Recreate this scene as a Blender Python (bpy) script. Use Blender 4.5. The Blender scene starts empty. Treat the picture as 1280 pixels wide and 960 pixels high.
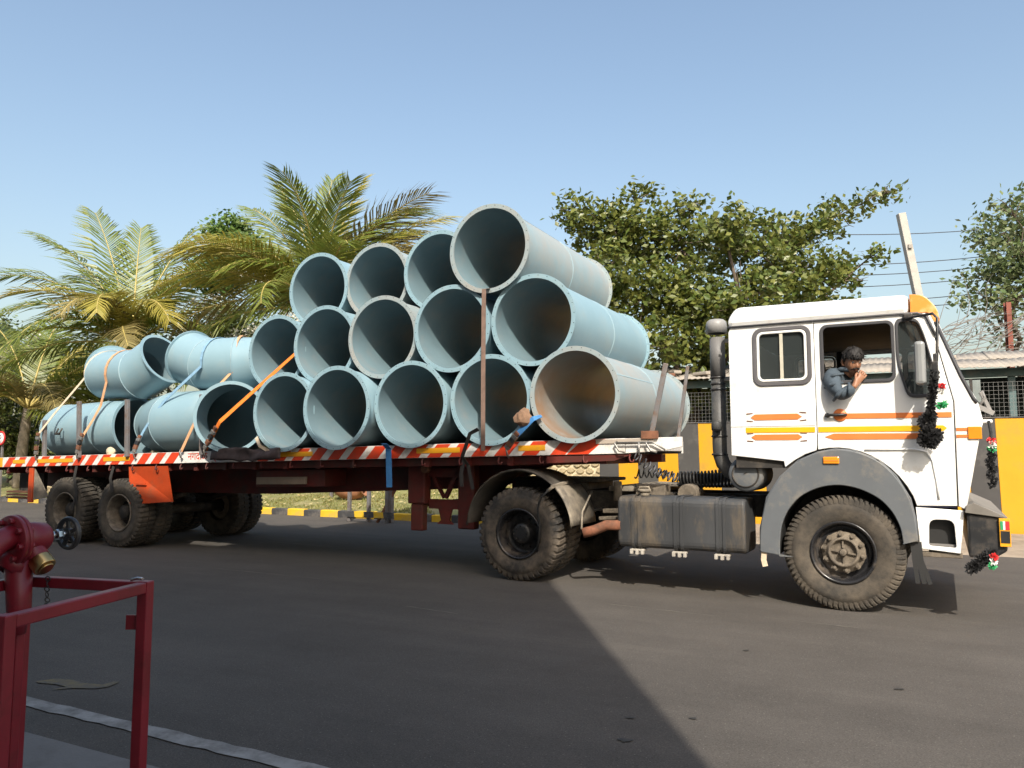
import bpy, bmesh, math, random
from mathutils import Vector, Matrix, noise
# ------------------------------------------------------------ scene, camera, light
sc = bpy.context.scene
COL = sc.collection
R = math.radians
cam = bpy.data.cameras.new('camera'); camo = bpy.data.objects.new('camera', cam); COL.objects.link(camo)
cam.sensor_width = 36; cam.lens = 27.0; cam.clip_end = 3000; cam.clip_start = .05
CAMH = 1.4425; PITCH = .09
camo.location = (0, 0, CAMH); camo.rotation_euler = (math.pi/2 + PITCH, 0, 0)
sc.camera = camo
SUN_AZ, SUN_EL = R(5.2), R(42.5)
sundir = Vector((math.sin(SUN_AZ)*math.cos(SUN_EL), -math.cos(SUN_AZ)*math.cos(SUN_EL), math.sin(SUN_EL)))
wd = bpy.data.worlds.new('World'); sc.world = wd; wd.use_nodes = True
nt = wd.node_tree; bg = nt.nodes['Background']
sky = nt.nodes.new('ShaderNodeTexSky'); sky.sky_type = 'NISHITA'; sky.sun_disc = False
sky.sun_elevation = SUN_EL; sky.sun_rotation = math.pi - SUN_AZ
sky.air_density = 1.45; sky.dust_density = 4.0; sky.ozone_density = 1.2; sky.altitude = 0
nt.links.new(sky.outputs[0], bg.inputs[0]); bg.inputs[1].default_value = .15
sl = bpy.data.lights.new('sun', 'SUN'); slo = bpy.data.objects.new('sun', sl); COL.objects.link(slo)
sl.energy = 4.2; sl.angle = R(.53); sl.color = (1, .93, .82)
slo.rotation_euler = sundir.to_track_quat('Z', 'Y').to_euler(); slo.location = (0, -20, 30)
sc.view_settings.view_transform = 'Standard'; sc.view_settings.look = 'None'
sc.view_settings.gamma = 1; sc.view_settings.use_curve_mapping = False
sc.view_settings.exposure = .5
# ------------------------------------------------------------ helpers
rnd = random.Random(7)
def at(px, py, Y):
    """world point at distance Y for a pixel of the 1280x960 photograph (used to read sizes off the survey)"""
    c, s = math.cos(PITCH), math.sin(PITCH)
    a, b = (px-640)/960, (480-py)/960
    d = Vector((a, c-b*s, s+b*c)); t = Y/d.y
    return Vector((d.x*t, Y, CAMH+d.z*t))
ROADYAW = .4676
CU, SU = math.cos(ROADYAW), math.sin(ROADYAW)
def RW(u, w, z=0): return Vector((u*CU + w*SU, -u*SU + w*CU, z))   # along the road, across the road
class MB:
    def __init__(s): s.v = []; s.f = []; s.sm = []
    def add(s, v, f, smooth=False):
        o = len(s.v); s.v += [tuple(p) for p in v]; s.f += [tuple(i+o for i in q) for q in f]; s.sm += [smooth]*len(f); return s
    def box(s, x0, x1, y0, y1, z0, z1):
        v = [(x0,y0,z0),(x1,y0,z0),(x1,y1,z0),(x0,y1,z0),(x0,y0,z1),(x1,y0,z1),(x1,y1,z1),(x0,y1,z1)]
        return s.add(v, [(0,3,2,1),(4,5,6,7),(0,1,5,4),(1,2,6,5),(2,3,7,6),(3,0,4,7)])
    def obox(s, c, size, M=None):
        a, b, d = [q/2 for q in size]; c = Vector(c); M = M or Matrix()
        v = [c + M @ Vector(p) for p in ((-a,-b,-d),(a,-b,-d),(a,b,-d),(-a,b,-d),(-a,-b,d),(a,-b,d),(a,b,d),(-a,b,d))]
        return s.add(v, [(0,3,2,1),(4,5,6,7),(0,1,5,4),(1,2,6,5),(2,3,7,6),(3,0,4,7)])
    def bar(s, p0, p1, w, h, up=(0,0,1)):
        p0, p1 = Vector(p0), Vector(p1); d = (p1-p0); L = d.length; d.normalize()
        u = Vector(up); sd = d.cross(u)
        if sd.length < 1e-3: sd = d.cross(Vector((1,0,0)))
        sd.normalize(); u = sd.cross(d)
        M = Matrix((d, sd, u)).transposed()
        return s.obox((p0+p1)/2, (L, w, h), M)
    def tube(s, pts, r, n=8, cap=True, flat=1.0):
        pts = [Vector(p) for p in pts]; m = len(pts)
        rs = r if isinstance(r, (list, tuple)) else [r]*m
        t0 = (pts[1]-pts[0]).normalized(); u = t0.orthogonal().normalized(); v = []; f = []
        for i in range(m):
            t = (pts[min(i+1,m-1)]-pts[max(i-1,0)])
            t = t.normalized() if t.length > 1e-9 else t0
            u = (u - t*u.dot(t)); u = u.normalized() if u.length > 1e-6 else t.orthogonal().normalized()
            w = t.cross(u)
            for k in range(n):
                a = 2*math.pi*k/n
                v.append(pts[i] + u*(math.cos(a)*rs[i]) + w*(math.sin(a)*rs[i]*flat))
        for i in range(m-1):
            for k in range(n):
                f.append((i*n+k, i*n+(k+1)%n, (i+1)*n+(k+1)%n, (i+1)*n+k))
        s.add(v, f, True)
        if cap: s.add(v[:n], [tuple(range(n))[::-1]]); s.add(v[-n:], [tuple(range(n))])
        return s
    def lathe(s, prof, o=(0,0,0), axis=(0,1,0), n=32, closed=False, smooth=True, a0=0, a1=None):
        o = Vector(o); ax = Vector(axis).normalized(); u = ax.orthogonal().normalized()
        if abs(ax.y) > .99: u = Vector((1,0,0))
        w = ax.cross(u); v = []; f = []; m = len(prof)
        full = a1 is None; nn = n if full else n+1; rng = 2*math.pi if full else a1-a0
        for k in range(nn):
            a = a0 + rng*k/n
            for (r, h) in prof: v.append(o + ax*h + u*(math.cos(a)*r) + w*(math.sin(a)*r))
        for k in range(n):
            k2 = (k+1) % nn
            for j in range(m if closed else m-1):
                j2 = (j+1) % m
                f.append((k*m+j, k2*m+j, k2*m+j2, k*m+j2))
        return s.add(v, f, smooth)
    def cyl(s, p0, p1, r, n=16, r1=None, smooth=True):
        p0, p1 = Vector(p0), Vector(p1); L = (p1-p0).length
        s.lathe([(r,0),(r1 if r1 is not None else r, L)], p0, p1-p0, n, smooth=smooth)
        a = s.v[-2*n:]
        s.add(a[0::2], [tuple(range(n))]); return s.add(a[1::2], [tuple(range(n))])
    def prism(s, poly, y0, y1):
        n = len(poly); v = [(x,y0,z) for x,z in poly] + [(x,y1,z) for x,z in poly]
        return s.add(v, [tuple(range(n)), tuple(range(n,2*n))[::-1]] + [(i,(i+1)%n,n+(i+1)%n,n+i) for i in range(n)])
    def ribbon(s, pts, w, t, side=(1,0,0)):
        pts = [Vector(p) for p in pts]; side = Vector(side); v = []; f = []
        for i, p in enumerate(pts):
            d = (pts[min(i+1,len(pts)-1)]-pts[max(i-1,0)]).normalized()
            sd = (side - d*side.dot(d)).normalized(); nn = d.cross(sd)
            for a, b in ((-1,-1),(1,-1),(1,1),(-1,1)): v.append(p + sd*a*w/2 + nn*b*t/2)
        for i in range(len(pts)-1):
            for k in range(4): f.append((i*4+k, i*4+(k+1)%4, i*4+4+(k+1)%4, i*4+4+k))
        f += [(3,2,1,0), tuple(len(v)-4+k for k in range(4))]
        return s.add(v, f)
    def shear(s, k): s.v = [(x,y,z+k*x) for x,y,z in s.v]; return s
    def mesh(s, name, smooth=None, fixn=True):
        me = bpy.data.meshes.new(name); me.from_pydata(s.v, [], s.f)
        me.polygons.foreach_set('use_smooth', s.sm if smooth is None else [smooth]*len(s.f))
        if fixn:
            b = bmesh.new(); b.from_mesh(me); bmesh.ops.remove_doubles(b, verts=b.verts, dist=1e-5)
            bmesh.ops.recalc_face_normals(b, faces=b.faces); b.to_mesh(me); b.free()
        me.update(); return me
    def build(s, name, mat, parent=None, bevel=0, smooth=None, fixn=True, loc=None):
        return mk(name, s.mesh(name, smooth, fixn), mat, parent, bevel, loc)
def mk(name, me, mat, parent=None, bevel=0, loc=None):
    o = bpy.data.objects.new(name, me); COL.objects.link(o)
    if mat is not None: me.materials.clear(); me.materials.append(mat)
    if parent is not None: o.parent = parent
    if loc is not None: o.location = loc
    if bevel:
        m = o.modifiers.new('bevel', 'BEVEL'); m.width = bevel; m.segments = 2; m.limit_method = 'ANGLE'; m.angle_limit = R(35)
        m.harden_normals = False
    return o
def tag(o, label, cat, group=None, kind=None):
    o['label'] = label; o['category'] = cat
    if group: o['group'] = group
    if kind: o['kind'] = kind
    return o
def empty(name, loc=(0,0,0), yaw=0, label=None, cat=None, group=None):
    o = bpy.data.objects.new(name, None); COL.objects.link(o); o.location = loc; o.rotation_euler = (0,0,yaw); o.empty_display_size = .2
    if label: tag(o, label, cat, group)
    return o
def struct(o): o['kind'] = 'structure'; return o
def rrect(x0, x1, z0, z1, r, n=5):
    out = []
    for cx, cz, a in ((x1-r,z0+r,-90),(x1-r,z1-r,0),(x0+r,z1-r,90),(x0+r,z0+r,180)):
        for k in range(n+1): t = R(a+90*k/n); out.append((cx+r*math.cos(t), cz+r*math.sin(t)))
    return out
def rpoly(poly, r, n=5):
    """round the corners of a polygon; r a number or a list"""
    out = []; m = len(poly)
    for i, p in enumerate(poly):
        rr = r[i] if isinstance(r, (list, tuple)) else r
        p = Vector(p); a = Vector(poly[i-1]); b = Vector(poly[(i+1)%m])
        if rr <= 0: out.append(tuple(p)); continue
        da, db = (a-p), (b-p); k = min(rr, da.length*.45, db.length*.45)
        p0 = p+da.normalized()*k; p1 = p+db.normalized()*k
        for j in range(n+1):
            t = j/n; q = p0*(1-t)**2 + p*2*t*(1-t) + p1*t*t; out.append(tuple(q))
    return out
def panel(name, outer, holes, y, th, mat, parent, bevel=.004):
    """flat sheet in the xz plane with holes, thickness th centred on y"""
    cu = bpy.data.curves.new(name, 'CURVE'); cu.dimensions = '2D'; cu.fill_mode = 'BOTH'; cu.extrude = th/2-bevel; cu.bevel_depth = bevel; cu.bevel_resolution = 1; cu.offset = -bevel
    for poly in [outer]+list(holes):
        sp = cu.splines.new('POLY'); sp.points.add(len(poly)-1); sp.use_cyclic_u = True
        for i, (a, b) in enumerate(poly): sp.points[i].co = (a, b, 0, 1)
    t = bpy.data.objects.new('tmp', cu); COL.objects.link(t)
    dg = bpy.context.evaluated_depsgraph_get(); me = bpy.data.meshes.new_from_object(t.evaluated_get(dg))
    bpy.data.objects.remove(t); bpy.data.curves.remove(cu)
    me.transform(Matrix(((1,0,0,0),(0,0,-1,y),(0,1,0,0),(0,0,0,1)))); me.name = name
    return mk(name, me, mat, parent)
def text(name, body, size, M, mat, parent, extrude=.001):
    cu = bpy.data.curves.new(name, 'FONT'); cu.body = body; cu.size = size; cu.extrude = extrude
    t = bpy.data.objects.new('tmp', cu); COL.objects.link(t)
    dg = bpy.context.evaluated_depsgraph_get(); me = bpy.data.meshes.new_from_object(t.evaluated_get(dg))
    bpy.data.objects.remove(t); bpy.data.curves.remove(cu); me.transform(M); me.name = name
    return mk(name, me, mat, parent)
XZ = Matrix(((1,0,0,0),(0,0,-1,0),(0,1,0,0),(0,0,0,1)))     # text plane -> faces local -y
# ------------------------------------------------------------ materials
MATS = {}
def pm(name, col, rough=.6, metal=0, var=.18, scale=4, bump=0, bscale=60, col2=None, amt=.5, dirt=None, damt=.5, dscale=3, spec=.5, trans=0, stretch=None, island=0, coat=0):
    if name in MATS: return MATS[name]
    m = bpy.data.materials.new(name); m.use_nodes = True; n = m.node_tree; N = n.nodes; L = n.links
    b = N['Principled BSDF']; b.inputs['Roughness'].default_value = rough; b.inputs['Metallic'].default_value = metal
    b.inputs['Specular IOR Level'].default_value = spec
    if coat: b.inputs['Coat Weight'].default_value = coat; b.inputs['Coat Roughness'].default_value = .15
    tc = N.new('ShaderNodeTexCoord'); src = tc.outputs['Object']
    if stretch:
        mp = N.new('ShaderNodeMapping'); mp.inputs['Scale'].default_value = stretch; L.new(src, mp.inputs[0]); src = mp.outputs[0]
    def nz(s, d=5, r=.6):
        q = N.new('ShaderNodeTexNoise'); q.inputs['Scale'].default_value = s; q.inputs['Detail'].default_value = d; q.inputs['Roughness'].default_value = r; L.new(src, q.inputs['Vector']); return q.outputs['Fac']
    def mix(f, a, c):
        q = N.new('ShaderNodeMix'); q.data_type = 'RGBA'
        if isinstance(f, float): q.inputs[0].default_value = f
        else: L.new(f, q.inputs[0])
        for i, x in ((6,a),(7,c)):
            if isinstance(x, tuple): q.inputs[i].default_value = (*x[:3], 1)
            else: L.new(x, q.inputs[i])
        return q.outputs[2]
    def ramp(f, a, c):
        q = N.new('ShaderNodeMapRange'); q.inputs[1].default_value = a; q.inputs[2].default_value = c; L.new(f, q.inputs[0]); q.clamp = True; return q.outputs[0]
    lo = tuple(max(0, x*(1-var)) for x in col); hi = tuple(min(1, x*(1+var)) for x in col)
    c = mix(ramp(nz(scale), .3, .7), lo, hi)
    if island:
        g = N.new('ShaderNodeNewGeometry'); c2 = col2 or hi
        c = mix(ramp(g.outputs['Random Per Island'], 0, 1), c, mix(float(island), c, c2))
    elif col2: c = mix(ramp(nz(scale*.37+.13, 6), .5-amt*.3, .8-amt*.3), c, col2)
    if dirt: c = mix(ramp(nz(dscale, 8, .7), .62-damt*.4, .82-damt*.3), c, dirt)
    L.new(c, b.inputs['Base Color'])
    if rough > .25:
        rr = N.new('ShaderNodeMapRange'); rr.inputs[3].default_value = max(.05, rough-.12); rr.inputs[4].default_value = min(1, rough+.12); L.new(nz(scale*2.3), rr.inputs[0]); L.new(rr.outputs[0], b.inputs['Roughness'])
    if bump:
        bp = N.new('ShaderNodeBump'); bp.inputs['Strength'].default_value = bump; bp.inputs['Distance'].default_value = .02; L.new(nz(bscale, 6), bp.inputs['Height']); L.new(bp.outputs[0], b.inputs['Normal'])
    if trans:
        tr = N.new('ShaderNodeBsdfTranslucent'); L.new(c, tr.inputs[0]); mx = N.new('ShaderNodeMixShader'); mx.inputs[0].default_value = trans
        L.new(b.outputs[0], mx.inputs[1]); L.new(tr.outputs[0], mx.inputs[2]); L.new(mx.outputs[0], N['Material Output'].inputs[0])
    MATS[name] = m; return m
def glass(name, tint, alpha):
    m = bpy.data.materials.new(name); m.use_nodes = True; n = m.node_tree; N = n.nodes; b = N['Principled BSDF']
    b.inputs['Base Color'].default_value = (*tint, 1); b.inputs['Roughness'].default_value = .04; b.inputs['Alpha'].default_value = alpha; b.inputs['Specular IOR Level'].default_value = .6
    return m
white = pm('cab_white', (.82,.82,.80), .35, var=.03, scale=3, dirt=(.60,.55,.46), damt=.2, dscale=4, coat=.3, bump=.10, bscale=3.5)
orange = pm('decal_orange', (.72,.20,.05), .45, var=.08)
yellowp = pm('decal_yellow', (.85,.42,.01), .45, var=.08)
grey_pl = pm('fender_grey', (.115,.125,.135), .5, var=.1, scale=3, dirt=(.22,.20,.17), damt=.25, dscale=4)
black = pm('black_rubber', (.018,.018,.018), .6, var=.2)
blackp = pm('black_paint', (.02,.021,.023), .4, var=.3, dirt=(.12,.10,.08), damt=.3)
dark = pm('dark_chassis', (.028,.025,.022), .75, var=.3, dirt=(.11,.09,.07), damt=.35, dscale=5)
tyre_m = pm('tyre_rubber', (.028,.026,.024), .85, var=.25, scale=8, dirt=(.15,.12,.09), damt=.5, dscale=3, bump=.15)
tyre_d = pm('tyre_dusty', (.042,.037,.031), .9, var=.25, scale=8, dirt=(.115,.094,.07), damt=.5, dscale=3, bump=.2)
rim_m = pm('rim_black', (.02,.02,.022), .28, var=.3, dirt=(.16,.13,.10), damt=.2)
hub_m = pm('hub_dusty', (.17,.14,.105), .8, var=.3, scale=12, dirt=(.06,.05,.04), damt=.4, dscale=9, bump=.3)
steel = pm('bare_steel', (.34,.33,.31), .45, .7, var=.2, dirt=(.2,.14,.09), damt=.3)
stake_m = pm('stake_grey', (.20,.19,.19), .6, .2, var=.2, dirt=(.16,.09,.05), damt=.35, dscale=8)
rust = pm('rusty_brown', (.20,.085,.045), .8, var=.3, scale=9, dirt=(.08,.04,.025), damt=.4)
maroon = pm('trailer_maroon', (.115,.016,.011), .6, var=.25, dirt=(.05,.03,.022), damt=.42, dscale=3)
tred = pm('trailer_orange', (.52,.065,.014), .5, var=.15, dirt=(.3,.09,.04), damt=.3)
rail_w = pm('rail_white', (.74,.72,.68), .5, var=.06, dirt=(.42,.34,.26), damt=.3, dscale=6)
rail_r = pm('rail_red', (.66,.055,.015), .45, var=.1, dirt=(.35,.09,.05), damt=.25, dscale=6)
rail_y = pm('rail_yellow', (.78,.36,.015), .4, var=.1, dirt=(.5,.3,.08), damt=.25, dscale=6)
tank_m = pm('tank_dirty', (.05,.052,.055), .55, .1, var=.25, scale=3, dirt=(.16,.125,.085), damt=.26, dscale=4, bump=.05, stretch=(1,1,.35))
mud_m = pm('mudguard_dust', (.27,.23,.175), .75, var=.2, scale=5, dirt=(.06,.055,.05), damt=.4)
PIPE = (.245,.375,.43)
pipe_m = pm('pipe_blue', PIPE, .42, var=.05, scale=2, dirt=(.29,.385,.41), damt=.3, dscale=2.2, bump=.02, bscale=20)
pipe_g = pm('pipe_blue_dusty', (.27,.355,.38), .5, var=.07, scale=2, dirt=(.34,.335,.31), damt=.55, dscale=1.6)
pipe_in_shade = pm('pipe_inner_shaded', (.165,.245,.28), .5, var=.08, scale=2, dirt=(.22,.26,.27), damt=.3)  # pipe paint darkened, so the shade inside the pipes is in the colour
pipe_in_brown = pm('pipe_inner_brown', (.24,.28,.285), .42, var=.08, scale=1.2, col2=(.30,.15,.06), amt=.34, dirt=(.32,.30,.28), damt=.3)  # inner wall with brown patches
pipe_weld = pm('pipe_weld', (.32,.44,.48), .5, var=.1)
hole_m = pm('bolt_hole', (.02,.025,.03), .9, var=.1)  # near-black pegs, painted as the shade inside the bolt holes
strap_o = pm('strap_orange', (.80,.20,.02), .7, var=.15, scale=20)
strap_p = pm('strap_faded_orange', (.62,.33,.17), .75, var=.2, scale=9)
strap_w = pm('strap_cream', (.62,.50,.36), .8, var=.2, scale=12)
strap_b = pm('strap_blue', (.05,.20,.46), .7, var=.15, scale=20)
strap_bf = pm('strap_blue_faded', (.22,.38,.52), .7, var=.15, scale=20)
strap_k = pm('strap_black', (.03,.027,.025), .8, var=.3)
strap_n = pm('strap_brown', (.20,.13,.10), .8, var=.25, scale=9)
hyd = pm('hydrant_red', (.205,.012,.021), .38, var=.18, scale=6, dirt=(.13,.012,.014), damt=.25, dscale=8)
brass = pm('brass', (.55,.38,.16), .3, 1, var=.2)
chrome = pm('bright_steel', (.6,.6,.6), .22, 1, var=.1)
amber = pm('amber_lens', (.75,.26,.02), .2, var=.1)
skin = pm('skin', (.31,.15,.085), .5, var=.08, scale=12)
hair_m = pm('hair', (.010,.008,.007), .7, var=.3, scale=30)
cloth = pm('jacket_blue_grey', (.055,.075,.095), .85, var=.25, scale=9, bump=.25, bscale=45)
glass_d = glass('cab_glass', (.05,.06,.06), .45)
mirror_m = pm('mirror_grey', (.25,.26,.26), .35, var=.1)
interior = pm('cab_interior', (.035,.034,.033), .8, var=.2)
def asphalt_mat():
    m = bpy.data.materials.new('asphalt'); m.use_nodes = True; n = m.node_tree; N = n.nodes; L = n.links; b = N['Principled BSDF']; b.inputs['Roughness'].default_value = .86; b.inputs['Specular IOR Level'].default_value = .35
    tc = N.new('ShaderNodeTexCoord'); rot = N.new('ShaderNodeMapping'); rot.inputs['Rotation'].default_value = (0,0,ROADYAW); L.new(tc.outputs['Object'], rot.inputs[0])
    st = N.new('ShaderNodeMapping'); st.inputs['Scale'].default_value = (.22,1.5,1); L.new(rot.outputs[0], st.inputs[0])
    def nz(src, sc_, det, ro=.6):
        q = N.new('ShaderNodeTexNoise'); q.inputs['Scale'].default_value = sc_; q.inputs['Detail'].default_value = det; q.inputs['Roughness'].default_value = ro; L.new(src, q.inputs['Vector']); return q.outputs['Fac']
    def mr(f, a, c, lo, hi):
        q = N.new('ShaderNodeMapRange'); q.inputs[1].default_value = a; q.inputs[2].default_value = c; q.inputs[3].default_value = lo; q.inputs[4].default_value = hi; L.new(f, q.inputs[0]); return q.outputs[0]
    def mul(a, c):
        q = N.new('ShaderNodeMath'); q.operation = 'MULTIPLY'; L.new(a, q.inputs[0]); L.new(c, q.inputs[1]); return q.outputs[0]
    v = mul(mul(mr(nz(rot.outputs[0], 110, 3), .3, .7, .66, 1.34), mr(nz(st.outputs[0], 1.6, 5, .65), .35, .68, .90, 1.09)), mr(nz(rot.outputs[0], .45, 7, .72), .3, .7, .78, 1.2))
    sp = mr(nz(rot.outputs[0], 75, 1), .70, .74, 0, 1)
    h = N.new('ShaderNodeMix'); h.data_type = 'RGBA'; h.blend_type = 'MULTIPLY'; h.inputs[0].default_value = 1; h.inputs[6].default_value = (.082,.073,.064,1); L.new(v, h.inputs[7])
    g = N.new('ShaderNodeMix'); g.data_type = 'RGBA'; L.new(sp, g.inputs[0]); L.new(h.outputs[2], g.inputs[6]); g.inputs[7].default_value = (.17,.155,.135,1)
    dd = N.new('ShaderNodeMix'); dd.data_type = 'RGBA'; L.new(mr(nz(st.outputs[0], .8, 8, .75), .58, .80, 0, .35), dd.inputs[0]); L.new(g.outputs[2], dd.inputs[6]); dd.inputs[7].default_value = (.135,.116,.095,1)
    L.new(dd.outputs[2], b.inputs['Base Color'])
    bp = N.new('ShaderNodeBump'); bp.inputs['Strength'].default_value = .5; bp.inputs['Distance'].default_value = .01; L.new(nz(rot.outputs[0], 160, 3), bp.inputs['Height']); L.new(bp.outputs[0], b.inputs['Normal'])
    return m
ROADYAW = .4676
asphalt = asphalt_mat()
dirtm = pm('dirt_shoulder', (.26,.205,.15), .95, var=.25, scale=1.5, dirt=(.34,.285,.21), damt=.4, dscale=4, bump=.6, bscale=30)
concrete = pm('concrete', (.17,.16,.15), .9, var=.2, scale=1.5, dirt=(.11,.10,.09), damt=.4, bump=.2, bscale=50)
lawn_m = pm('lawn', (.17,.18,.055), .95, var=.3, scale=1.2, dirt=(.30,.25,.13), damt=.5, dscale=2, bump=.5, bscale=25)
paint_w = pm('road_paint_white', (.27,.26,.245), .8, var=.2, scale=4, dirt=(.11,.10,.09), damt=.5, dscale=5)
paint_yl = pm('road_paint_yellow', (.20,.15,.06), .8, var=.2, scale=6, dirt=(.085,.076,.066), damt=.72, dscale=12)
kerb_y = pm('kerb_yellow', (.72,.44,.02), .75, var=.15, dirt=(.35,.26,.12), damt=.3, dscale=4)
kerb_k = pm('kerb_black', (.05,.05,.052), .8, var=.2, dirt=(.17,.15,.13), damt=.35, dscale=4)
wall_y = pm('wall_yellow', (.60,.285,.003), .65, var=.08, scale=1.5, dirt=(.40,.23,.03), damt=.32, dscale=1.5)
wall_k = pm('wall_black', (.055,.053,.052), .75, var=.12, scale=1.5, dirt=(.12,.11,.10), damt=.25, dscale=2)
stone_m = pm('stone_tan', (.42,.34,.21), .9, var=.3, scale=3, island=0, dirt=(.24,.20,.14), damt=.35, dscale=3, bump=.5, bscale=12)
mortar = pm('mortar_pale', (.55,.47,.33), .95, var=.15, bump=.3)
teal = pm('shed_teal', (.09,.14,.14), .7, var=.2, dirt=(.2,.19,.17), damt=.3)
roof_m = pm('roof_sheet', (.36,.32,.27), .85, var=.25, scale=2, dirt=(.17,.15,.125), damt=.45, dscale=2)
wire_m = pm('wire', (.22,.22,.21), .6, .5, var=.2)
line_m = pm('cable', (.05,.05,.055), .7, var=.1)
pole_m = pm('pole_concrete', (.42,.40,.36), .9, var=.15, scale=3, dirt=(.26,.25,.23), damt=.3)
bark = pm('bark', (.12,.09,.065), .95, var=.3, scale=8, bump=.6, bscale=18)
barkp = pm('palm_bark', (.24,.20,.15), .95, var=.3, scale=8, bump=.6, bscale=14)
leaf = pm('leaf_green', (.075,.115,.022), .42, var=.3, scale=.8, island=.85, col2=(.20,.20,.04), trans=.25)
leaf2 = pm('leaf_fresh', (.075,.15,.03), .5, var=.3, scale=.8, island=.7, col2=(.16,.22,.05), trans=.3)
leaf3 = pm('leaf_grey', (.10,.155,.045), .55, var=.3, scale=.6, island=.8, col2=(.18,.19,.09), trans=.25)
leafd = pm('leaf_dark', (.07,.105,.024), .5, var=.35, scale=.7, island=.8, col2=(.20,.21,.05), trans=.2)
petal = pm('petal_white', (.74,.70,.58), .7, var=.1, trans=.3)
frond_g = pm('frond_green', (.115,.165,.028), .42, var=.25, scale=.8, island=.7, col2=(.26,.26,.05), trans=.3)
frond_y = pm('frond_yellow', (.30,.27,.045), .45, var=.25, scale=.9, island=.6, col2=(.40,.32,.07), trans=.3)
frond_b = pm('frond_brown', (.23,.19,.065), .7, var=.3, scale=1, island=.7, col2=(.19,.15,.05), trans=.2)
rachis_m = pm('rachis', (.38,.30,.09), .5, var=.2)
plaster = pm('plaster_cream', (.50,.46,.39), .9, var=.1, dirt=(.36,.33,.28), damt=.3, dscale=1)
sign_w = pm('sign_white', (.75,.75,.72), .5, var=.04)
sign_r = pm('sign_red', (.55,.03,.03), .5, var=.08)
garl_k = pm('garland_black', (.012,.012,.013), .8, var=.4, scale=30)
# ------------------------------------------------------------ ground and road
def sheet(name, u0, u1, w0, w1, z, mat, nu=1, nw=1, zf=None):
    m = MB(); v = []; f = []
    for i in range(nu+1):
        for j in range(nw+1):
            u = u0+(u1-u0)*i/nu; w = w0+(w1-w0)*j/nw; p = RW(u, w, z); p.z += zf(u, w) if zf else 0; v.append(p)
    for i in range(nu):
        for j in range(nw): a = i*(nw+1)+j; f.append((a, a+nw+1, a+nw+2, a+1))
    m.add(v, f, zf is not None); return m.build(name, mat)
struct(sheet('ground', -900, 900, -900, 900, -.02, dirtm))
road = struct(sheet('road', -90, 90, 2.55, 13.9, -.002, asphalt))
struct(sheet('forecourt', -60, 60, -1.2, 2.55, .003, concrete))
sh = struct(sheet('dirt_shoulder', -5.2, 60, 12.7, 16.2, .006, dirtm, 60, 12, lambda u, w: .045*noise.noise((u*.9, w*1.3, 3)) + (-.05 if w < 12.9 else .02)))
# painted edge line with worn patches, cut as short strips
m = MB(); r2 = random.Random(3)
v = []; f = []
for i in range(400):
    u = -28+i*.1; v += [RW(u, 2.80+r2.uniform(-.010,.010), .004), RW(u, 2.905+r2.uniform(-.010,.010), .004)]
for i in range(399): f.append((2*i, 2*i+2, 2*i+3, 2*i+1))
m.add(v, f)
o = struct(m.build('edge_line', paint_w, road))
m = MB(); P = [(-.30,.10),(-.20,.16),(-.08,.13),(.04,.05),(.16,.02),(.20,.09),(.24,.085),(.22,-.03),(.16,-.07),(.02,-.06),(-.10,-.10),(-.04,-.03),(-.14,.03),(-.26,.06)]
c0 = Vector((-2.72, 4.93, .004))
m.add([c0+Vector((x, y*.9, 0)) for x, y in P], [tuple(range(len(P)))]); struct(m.build('worn_arrow', paint_yl, road))
# seams and oil spots on the asphalt
m = MB()
for k in range(26):
    u, w = r2.uniform(-2,7), r2.uniform(3.0,7.4); rr = r2.uniform(.012,.035); c = RW(u, w, .0035); n = 7
    m.add([c+Vector((math.cos(t*2*math.pi/n)*rr*r2.uniform(.6,1.6), math.sin(t*2*math.pi/n)*rr*r2.uniform(.5,1), 0)) for t in range(n)], [tuple(range(n))])
struct(m.build('oil_spot', pm('oil', (.035,.033,.03), .6), road))
m = MB()
for (u0_, w0_, u1_, w1_, wd_) in ((-2.6,7.15,-1.5,7.05,.018),(-1.2,7.2,.2,7.05,.012),(.6,6.9,3.6,6.35,.014),(-4.4,6.2,-3.6,6.1,.02),(-9.5,9.6,-7.8,9.55,.03),(-8,7.1,-5.9,7.05,.02),(1.5,6.4,4.5,6.0,.01)):
    v = []; n = 24
    for i in range(n+1):
        t = i/n; wv = .012*noise.noise((u0_+t*9, w0_, 2)); h_ = wd_*max(.05, .5+noise.noise((t*7, w0_*3, u0_)))*math.sin(math.pi*t)**.5
        v += [RW(u0_+(u1_-u0_)*t, w0_+(w1_-w0_)*t+wv-h_/2, .0025), RW(u0_+(u1_-u0_)*t, w0_+(w1_-w0_)*t+wv+h_/2, .0025)]
    m.add(v, [(2*i,2*i+2,2*i+3,2*i+1) for i in range(n)])
g = m.build('scuff_mark', pm('scuff_pale', (.16,.145,.125), .9, var=.25, scale=9), road); g['kind'] = 'stuff'
def lawn_z(u, w): t = max(0, min(1, (w-14.1)/5)); return .13 + .45*t + .05*noise.noise((u*.4, w*.5, 1))
struct(sheet('lawn', -60, -2.9, 14.12, 24, 0, lawn_m, 80, 24, lawn_z))
# kerb stones, alternately yellow and black
kb = struct(empty('kerb', RW(0, 14, 0), -ROADYAW))
shared = {}
for i in range(54):
    u = -29.2 + i*.5
    if u > -3.0: break
    col = i % 2
    if col not in shared:
        mm = MB(); mm.prism([(-.247,-.05),(.247,-.05),(.247,.15),(-.247,.15)], -.09, .09); shared[col] = mm
    o = shared[col].build('kerb_stone', kerb_y if col else kerb_k, kb, .02, loc=(u, r2.uniform(-.012,.012), r2.uniform(-.012,.008)))
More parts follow.
